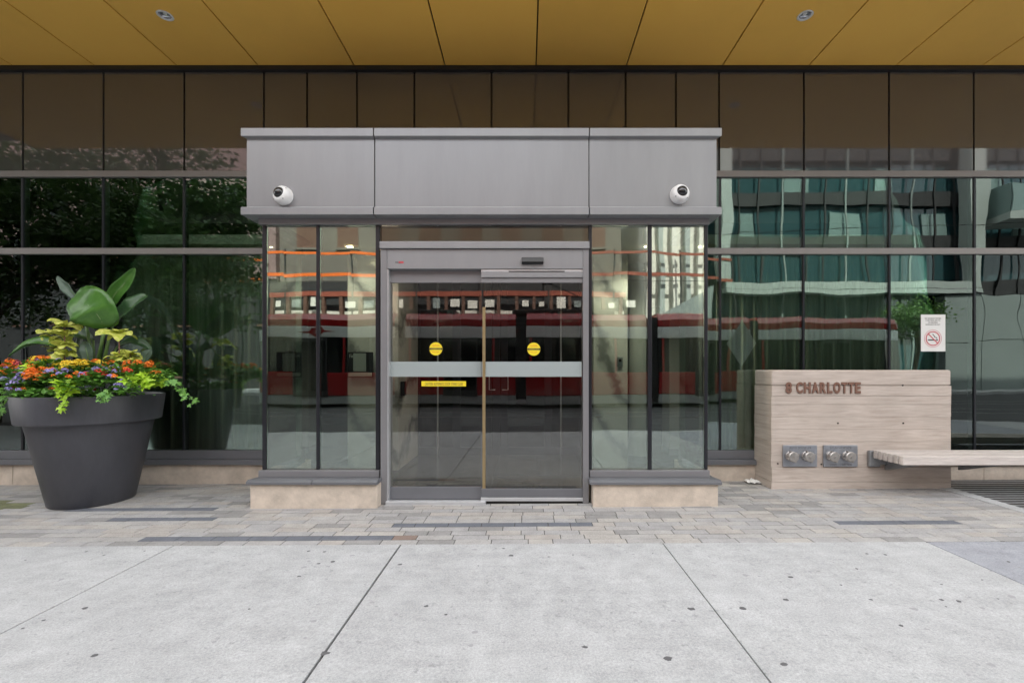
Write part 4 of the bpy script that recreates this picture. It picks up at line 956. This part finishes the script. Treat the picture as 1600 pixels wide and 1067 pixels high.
# streetcar
tr_ = thing('streetcar', 'long red and white articulated streetcar on the tracks', 'streetcar')
y0, y1 = -14.72, -17.25
x0 = -12.6; Ls = [7.4, 5.0, 5.4, 5.0, 7.4]
cx = x0
for i, L in enumerate(Ls):
    a, b = cx + 0.22, cx + L - 0.22; cx += L
    end = -1 if i == 0 else (1 if i == 4 else 0)
    def shell(za, zb, ins, ra=0.0):
        pts = [(a, y0 - ins), (b, y0 - ins), (b, y1 + ins), (a, y1 + ins)]
        if end == 1: pts = [(a, y0 - ins), (b - 1.3, y0 - ins), (b - 0.35, y0 - 0.35), (b, y0 - 0.9), (b, y1 + 0.9), (b - 0.35, y1 + 0.35), (b - 1.3, y1 + ins), (a, y1 + ins)]
        if end == -1: pts = [(b, y0 - ins), (a + 1.3, y0 - ins), (a + 0.35, y0 - 0.35), (a, y0 - 0.9), (a, y1 + 0.9), (a + 0.35, y1 + 0.35), (a + 1.3, y1 + ins), (b, y1 + ins)]
        return MB().prism(pts, 'z', za, zb)
    bd = obj('body', shell(0.35, 1.30, 0.0), 'car_red', tr_, bevel=0.03)
    obj('skirt', shell(-0.02, 0.345, 0.02), 'car_grey', bd, bevel=0.02)
    obj('window_band', shell(1.305, 2.70, 0.03), 'car_glass', bd)
    obj('white_band', shell(2.705, 3.16, 0.0), 'car_white', bd, bevel=0.02)
    rf = MB().prism([(y0 - 0.02, 3.165), (y0 - 0.04, 3.45), (y0 - 0.2, 3.68), (y0 - 0.42, 3.74), (y1 + 0.42, 3.74), (y1 + 0.2, 3.68), (y1 + 0.04, 3.45), (y1 + 0.02, 3.165)], 'x', a + (0.6 if end == -1 else 0), b - (0.6 if end == 1 else 0))
    obj('roof', rf, 'car_red', tr_, bevel=0.05)
    nwin = int((b - a - (1.6 if end else 0.3)) / 1.15)
    for k in range(nwin + 1):
        xx = a + (1.4 if end == -1 else 0.2) + k * 1.15
        bx('window_post', 'car_red' if k % 3 == 0 else 'car_dark', bd, xx - 0.05, xx + 0.05, y0 - 0.028, y0 - 0.005, 1.306, 2.7)
    if i in (0, 1, 3, 4):
        dx = (a + b) / 2
        d = bx('door', 'car_dark', tr_, dx - 0.7, dx + 0.7, y0 + 0.012, y0 - 0.02, 0.30, 2.70, 0.01)
        for s in (-1, 1): bx('door_window', 'car_glass', d, dx + s * 0.36 - 0.28, dx + s * 0.36 + 0.28, y0 + 0.02, y0 + 0.011, 0.55, 2.55)
    if i < 4: bx('bellows', 'car_dark', tr_, b + 0.005, b + 0.435, y0 - 0.1, y1 + 0.1, 0.2, 3.55)
    if i in (0, 2, 4): bx('bogie', 'car_dark', tr_, (a + b) / 2 - 1.2, (a + b) / 2 + 1.2, y0 - 0.3, y1 + 0.3, -0.16, -0.03)
eb = obj('emblem', MB().prism([(-8.6 - 0.75, 2.93), (-8.6 - 0.3, 2.98), (-8.6 - 0.22, 3.12), (-8.6 + 0.22, 3.12), (-8.6 + 0.3, 2.98), (-8.6 + 0.75, 2.93), (-8.6 + 0.3, 2.9), (-8.6 + 0.1, 2.76), (-8.6 - 0.1, 2.76), (-8.6 - 0.3, 2.9)], 'y', y0 + 0.001, y0 + 0.008), 'car_red', tr_)
text_on('lettering', 'TTC', 0.12, 'car_white', eb, -8.6, y0 + 0.010, 2.90, depth=0.001, rot=(R(90), 0, R(180)))
pg = obj('pantograph', MB().tube([(1.0, -16, 3.74), (2.6, -16, 4.45), (0.9, -16, 5.2)], 0.04, 8), 'car_dark', tr_)
bx('collector', 'car_dark', pg, 0.7, 1.1, -16.7, -15.3, 5.2, 5.25)
bx('roof_box', 'car_dark', tr_, -0.6, 3.8, -15.4, -16.7, 3.745, 3.95, 0.03)
bx('roof_box', 'car_dark', tr_, -5.5, -3.0, -15.4, -16.7, 3.745, 3.95, 0.03)
wr = tag(obj('overhead_wire', MB().tube([(-150, -16, 5.28), (150, -16, 5.28)], 0.012, 5), 'car_dark'), 'overhead streetcar wire running above the street', 'wire')
wr2 = tag(obj('span_wire', MB().tube([(-30, -9, 6.6), (0, -11, 6.1), (32, -9, 6.7)], 0.012, 5), 'car_dark'), 'sagging cable strung along the street', 'wire')

# building works opposite: dark floors, rust coloured frame with white boards, orange guard rails
cb = thing('construction_building', 'dull brick building opposite with orange guard rails and white boards', 'building')
yc = -26.0
bx('body', 'dark_floor', cb, -16.5, 6.4, yc, yc - 12, -0.05, 7.2)
bx('upper_wall', 'brick_dull', cb, -16.5, 6.4, yc - 0.6, yc - 12, 7.21, 15)
for k in range(8):
    for zz in (9.6, 13.0):
        w = bx('window', 'brown_post', cb, -15.4 + k * 2.75, -14.0 + k * 2.75, yc - 0.55, yc - 0.7, zz, zz + 1.9); bx('sill', 'brick_dull', w, -15.5 + k * 2.75, -13.9 + k * 2.75, yc - 0.5, yc - 0.72, zz - 0.15, zz - 0.005)
bx('white_beam', 'cream_stone', cb, -16.5, 6.4, yc + 0.3, yc + 0.01, 4.55, 5.25)
bx('top_beam', 'rust_frame', cb, -16.5, 6.4, yc + 0.9, yc + 0.55, 6.1, 6.4)
for k in range(21):
    x = -16.3 + k * 1.12
    bx('post', 'brown_post', cb, x - 0.10, x + 0.10, yc + 0.88, yc + 0.6, -0.03, 6.095)
    if k % 5 != 3: bx('board', 'grey_panel' if k % 4 == 1 else 'cream_stone', cb, x + 0.26 + 0.1 * random.random(), x + 0.6 + 0.32 * random.random(), yc + 0.95, yc + 0.9, 5.3 + 0.15 * random.random(), 5.7 + 0.3 * random.random())
for zz, h in ((7.35, 0.2), (8.75, 0.16)):
    mb = MB()
    for k in range(20):
        xa = -28 + k * 2.1; sag = random.uniform(-0.06, 0.06)
        mb2 = MB().prism([(xa, zz + sag), (xa + 2.08, zz - sag), (xa + 2.08, zz + h - sag), (xa, zz + h + sag)], 'y', -25.0, -25.06)
        obj('guard_rail', mb2, 'safety_orange' if xa < 0 else 'rust_frame', cb)
for k in range(11):
    bx('rail_post', 'dark_floor', cb, -28 + k * 4.2, -27.92 + k * 4.2, -25.07, -25.15, -0.03, 9.1)
# pink brick building behind the trees
pb_ = thing('brick_building', 'pink brick building reflected behind the street trees', 'building')
bx('body', 'brick_pink', pb_, -60, -17, -27, -40, 7.6, 18)
bx('shop_front', 'dark_floor', pb_, -60, -17, -27.1, -40, -0.05, 7.59)
bx('roof', 'grey_panel', pb_, -60.3, -16.8, -26.8, -40, 18.01, 18.6)
for k in range(14):
    for zz in (1.0, 4.6, 8.6, 12.4):
        w = bx('window', 'car_glass', pb_, -58 + k * 3.0, -56.6 + k * 3.0, -26.95, -27.1, zz, zz + 2.1); bx('sill', 'brown_post', w, -58.1 + k * 3.0, -56.5 + k * 3.0, -26.9, -27.1, zz - 0.15, zz - 0.005)
# cream building with fins
cbd = thing('cream_building', 'tall cream stone building with vertical fins across the street', 'building')
bx('body', 'cream_stone', cbd, 7.7, 12.4, yc, yc - 14, 4.0, 18)
bx('base', 'grey_panel', cbd, 7.7, 12.4, yc + 0.02, yc - 14, -0.05, 3.99)
for k in range(6): bx('fin', 'white_beam' if k % 2 else 'cream_stone', cbd, 7.8 + k * 0.85, 8.1 + k * 0.85, yc + 0.45, yc + 0.003, 4.0, 18)
mb = MB().prism([(7.6, 4.4), (12.45, 6.9), (12.45, 3.0), (7.6, 3.0)], 'y', yc + 1.2, yc + 0.6); obj('ramp_wall', mb, 'grey_panel', cbd)
# far glass towers
tw = thing('glass_tower', 'distant blue glass tower above the street', 'building')
bx('body', 'blue_glass', tw, 10.8, 17.2, -78, -92, -0.05, 70)
for k in range(22): bx('floor_slab', 'white_beam', tw, 10.6, 17.4, -77.7, -92.2, 3 + k * 3.0, 3.35 + k * 3.0)
for k in range(4): bx('pier', 'grey_panel', tw, 10.75 + k * 1.95, 11.15 + k * 1.95, -77.65, -78, -0.03, 69)
tw2 = thing('grey_tower', 'distant grey concrete tower beside the blue glass tower', 'building')
bx('body', 'brick_dull', tw2, 13.5, 20, -60, -72, -0.05, 52)
for k in range(5): bx('fin', 'grey_panel', tw2, 13.6 + k * 1.5, 14.0 + k * 1.5, -59.6, -60.003, 0, 52)
# teal glass building with white portal frame
tb = thing('teal_building', 'teal glass building with white portal frame and balconies', 'building')
bx('body', 'teal_glass', tb, 12.8, 56, -26.5, -44, -0.05, 18.5)
for k in range(5): bx('floor_band', 'dark_floor', tb, 12.85, 56, -26.2, -26.495, 3.6 + k * 3.1, 4.5 + k * 3.1)
for k in range(28): bx('mullion', 'dark_floor' if k % 3 else 'grey_panel', tb, 13.4 + k * 1.5, 13.5 + k * 1.5, -26.1, -26.19, 0, 18.5)
for k in range(9): bx('blind', 'balcony_glass', tb, 15 + k * 3.2, 16.2 + k * 3.2 + (k % 3) * 0.5, -26.38, -26.496, 10.72 + (k % 2) * 3.1, 12.4 + (k % 2) * 3.1)
bx('portal_column', 'white_beam', tb, 30.1, 31.0, -25.0, -26.0, 6.6, 19)
bx('portal_beam', 'white_beam', tb, 13.5, 30.09, -25.0, -25.9, 6.6, 7.35)
bx('portal_column', 'white_beam', tb, 13.1, 13.9, -25.05, -26.0, 7.36, 19)
bal = bx('balcony', 'white_beam', tb, 31.4, 37.5, -24.0, -26.1, 11.2, 11.6)
bx('parapet', 'balcony_glass', bal, 31.45, 37.4, -24.0, -24.08, 11.61, 13.5)
bx('parapet', 'balcony_glass', bal, 31.42, 31.5, -24.1, -26, 11.61, 13.5)
for k in range(7): bx('lower_panel', 'grey_panel', tb, 28.4 + k * 2.6, 30.95 + k * 2.6, -25.2, -26.0, -0.03, 3.3); bx('lower_panel', 'grey_panel', tb, 28.4 + k * 2.6, 30.95 + k * 2.6, -25.2, -26.0, 3.34, 6.5)
# diamond sign, back towards the building
dsn = thing('traffic_sign', 'diamond shaped sign on a thin pole at the kerb', 'sign', (5.95, -7.0, 0))
obj('pole', MB().tube([(0, 0, -0.1), (0, 0, 2.75)], 0.03, 10), 'galv', dsn)
obj('plate', MB().prism([(0.42, 2.1), (0, 2.72), (-0.42, 2.1), (0, 1.48)], 'y', 0.034, 0.04), 'light_alu', dsn)

# trees
def tree(x, y, h, rx, rz, nleaf, lab, leafm='tree_leaf', clear=2.6, ls=0.16, group='street trees'):
    t_ = thing('street_tree', lab, 'tree', (x, y, -0.03), group); rnd = random.Random(int(x * 100) + 7)
    P = [Vector((0, 0, -0.15)), Vector((0.05, 0, clear * 0.5)), Vector((-0.05, 0.05, clear)), Vector((0.1, -0.05, h * 0.75))]
    r0 = 0.17 * h / 8
    tk = MB().tube(P, [r0 * 1.15, r0, r0 * 0.85, r0 * 0.3], 10); tips = []
    for k in range(13):
        f = rnd.uniform(0.0, 1); b = P[2].lerp(P[3], f * 0.9); a = k * 2.4 + rnd.random(); l = rx * rnd.uniform(0.6, 1.0) * (1 - 0.35 * f)
        e = b + Vector((math.cos(a) * l, math.sin(a) * l, rnd.uniform(0.15, 0.8) * l + 0.2)); md = b.lerp(e, 0.5) + Vector((0, 0, rnd.uniform(-0.1, 0.25)))
        tk.tube([b, md, e], [r0 * 0.38, r0 * 0.24, r0 * 0.08], 6); tips += [e, md, b.lerp(e, 0.75)]
    obj('trunk', tk, 'bark', t_, True)
    cl = MB(); cc_ = (P[2] + P[3]) / 2 + Vector((0, 0, h * 0.1))
    cs_ = []
    for k in range(60):
        while True:
            q = Vector((rnd.uniform(-1, 1), rnd.uniform(-1, 1), rnd.uniform(-1, 1)))
            if 0.3 < q.length < 1: break
        cs_.append(cc_ + Vector((q.x * rx, q.y * rx, q.z * rz)))
    cs_ += tips
    for k in range(nleaf):
        c = rnd.choice(cs_) + Vector((rnd.gauss(0, 0.33), rnd.gauss(0, 0.33), rnd.gauss(0, 0.26)))
        d = Vector((rnd.gauss(0, 1), rnd.gauss(0, 1), rnd.gauss(-0.3, 0.6))).normalized(); s = d.cross(Vector((rnd.gauss(0, .4), rnd.gauss(0, .4), 1))).normalized(); l = ls * rnd.uniform(0.6, 1.3)
        cl.add([c, c + d * l * 0.5 + s * l * 0.3, c + d * l, c + d * l * 0.5 - s * l * 0.3], [(0, 1, 2, 3)])
    obj('crown', cl, leafm, t_)
tree(-10.6, -7.5, 8.6, 3.4, 3.0, 22000, 'leafy street tree with dark trunk reflected behind the planter')
tree(-15.6, -7.6, 9.0, 3.5, 3.2, 22000, 'leafy street tree reflected at the far left')
tree(-13.0, -10.8, 9.4, 3.6, 3.4, 20000, 'second row street tree reflected between the two kerb trees')
tree(24.8, -23.3, 6.6, 1.7, 1.2, 2600, 'bright green tree across the street reflected above the bench', 'bush_leaf', 3.2, 0.2)
print('pavers', npav, 'objects', len(bpy.data.objects))
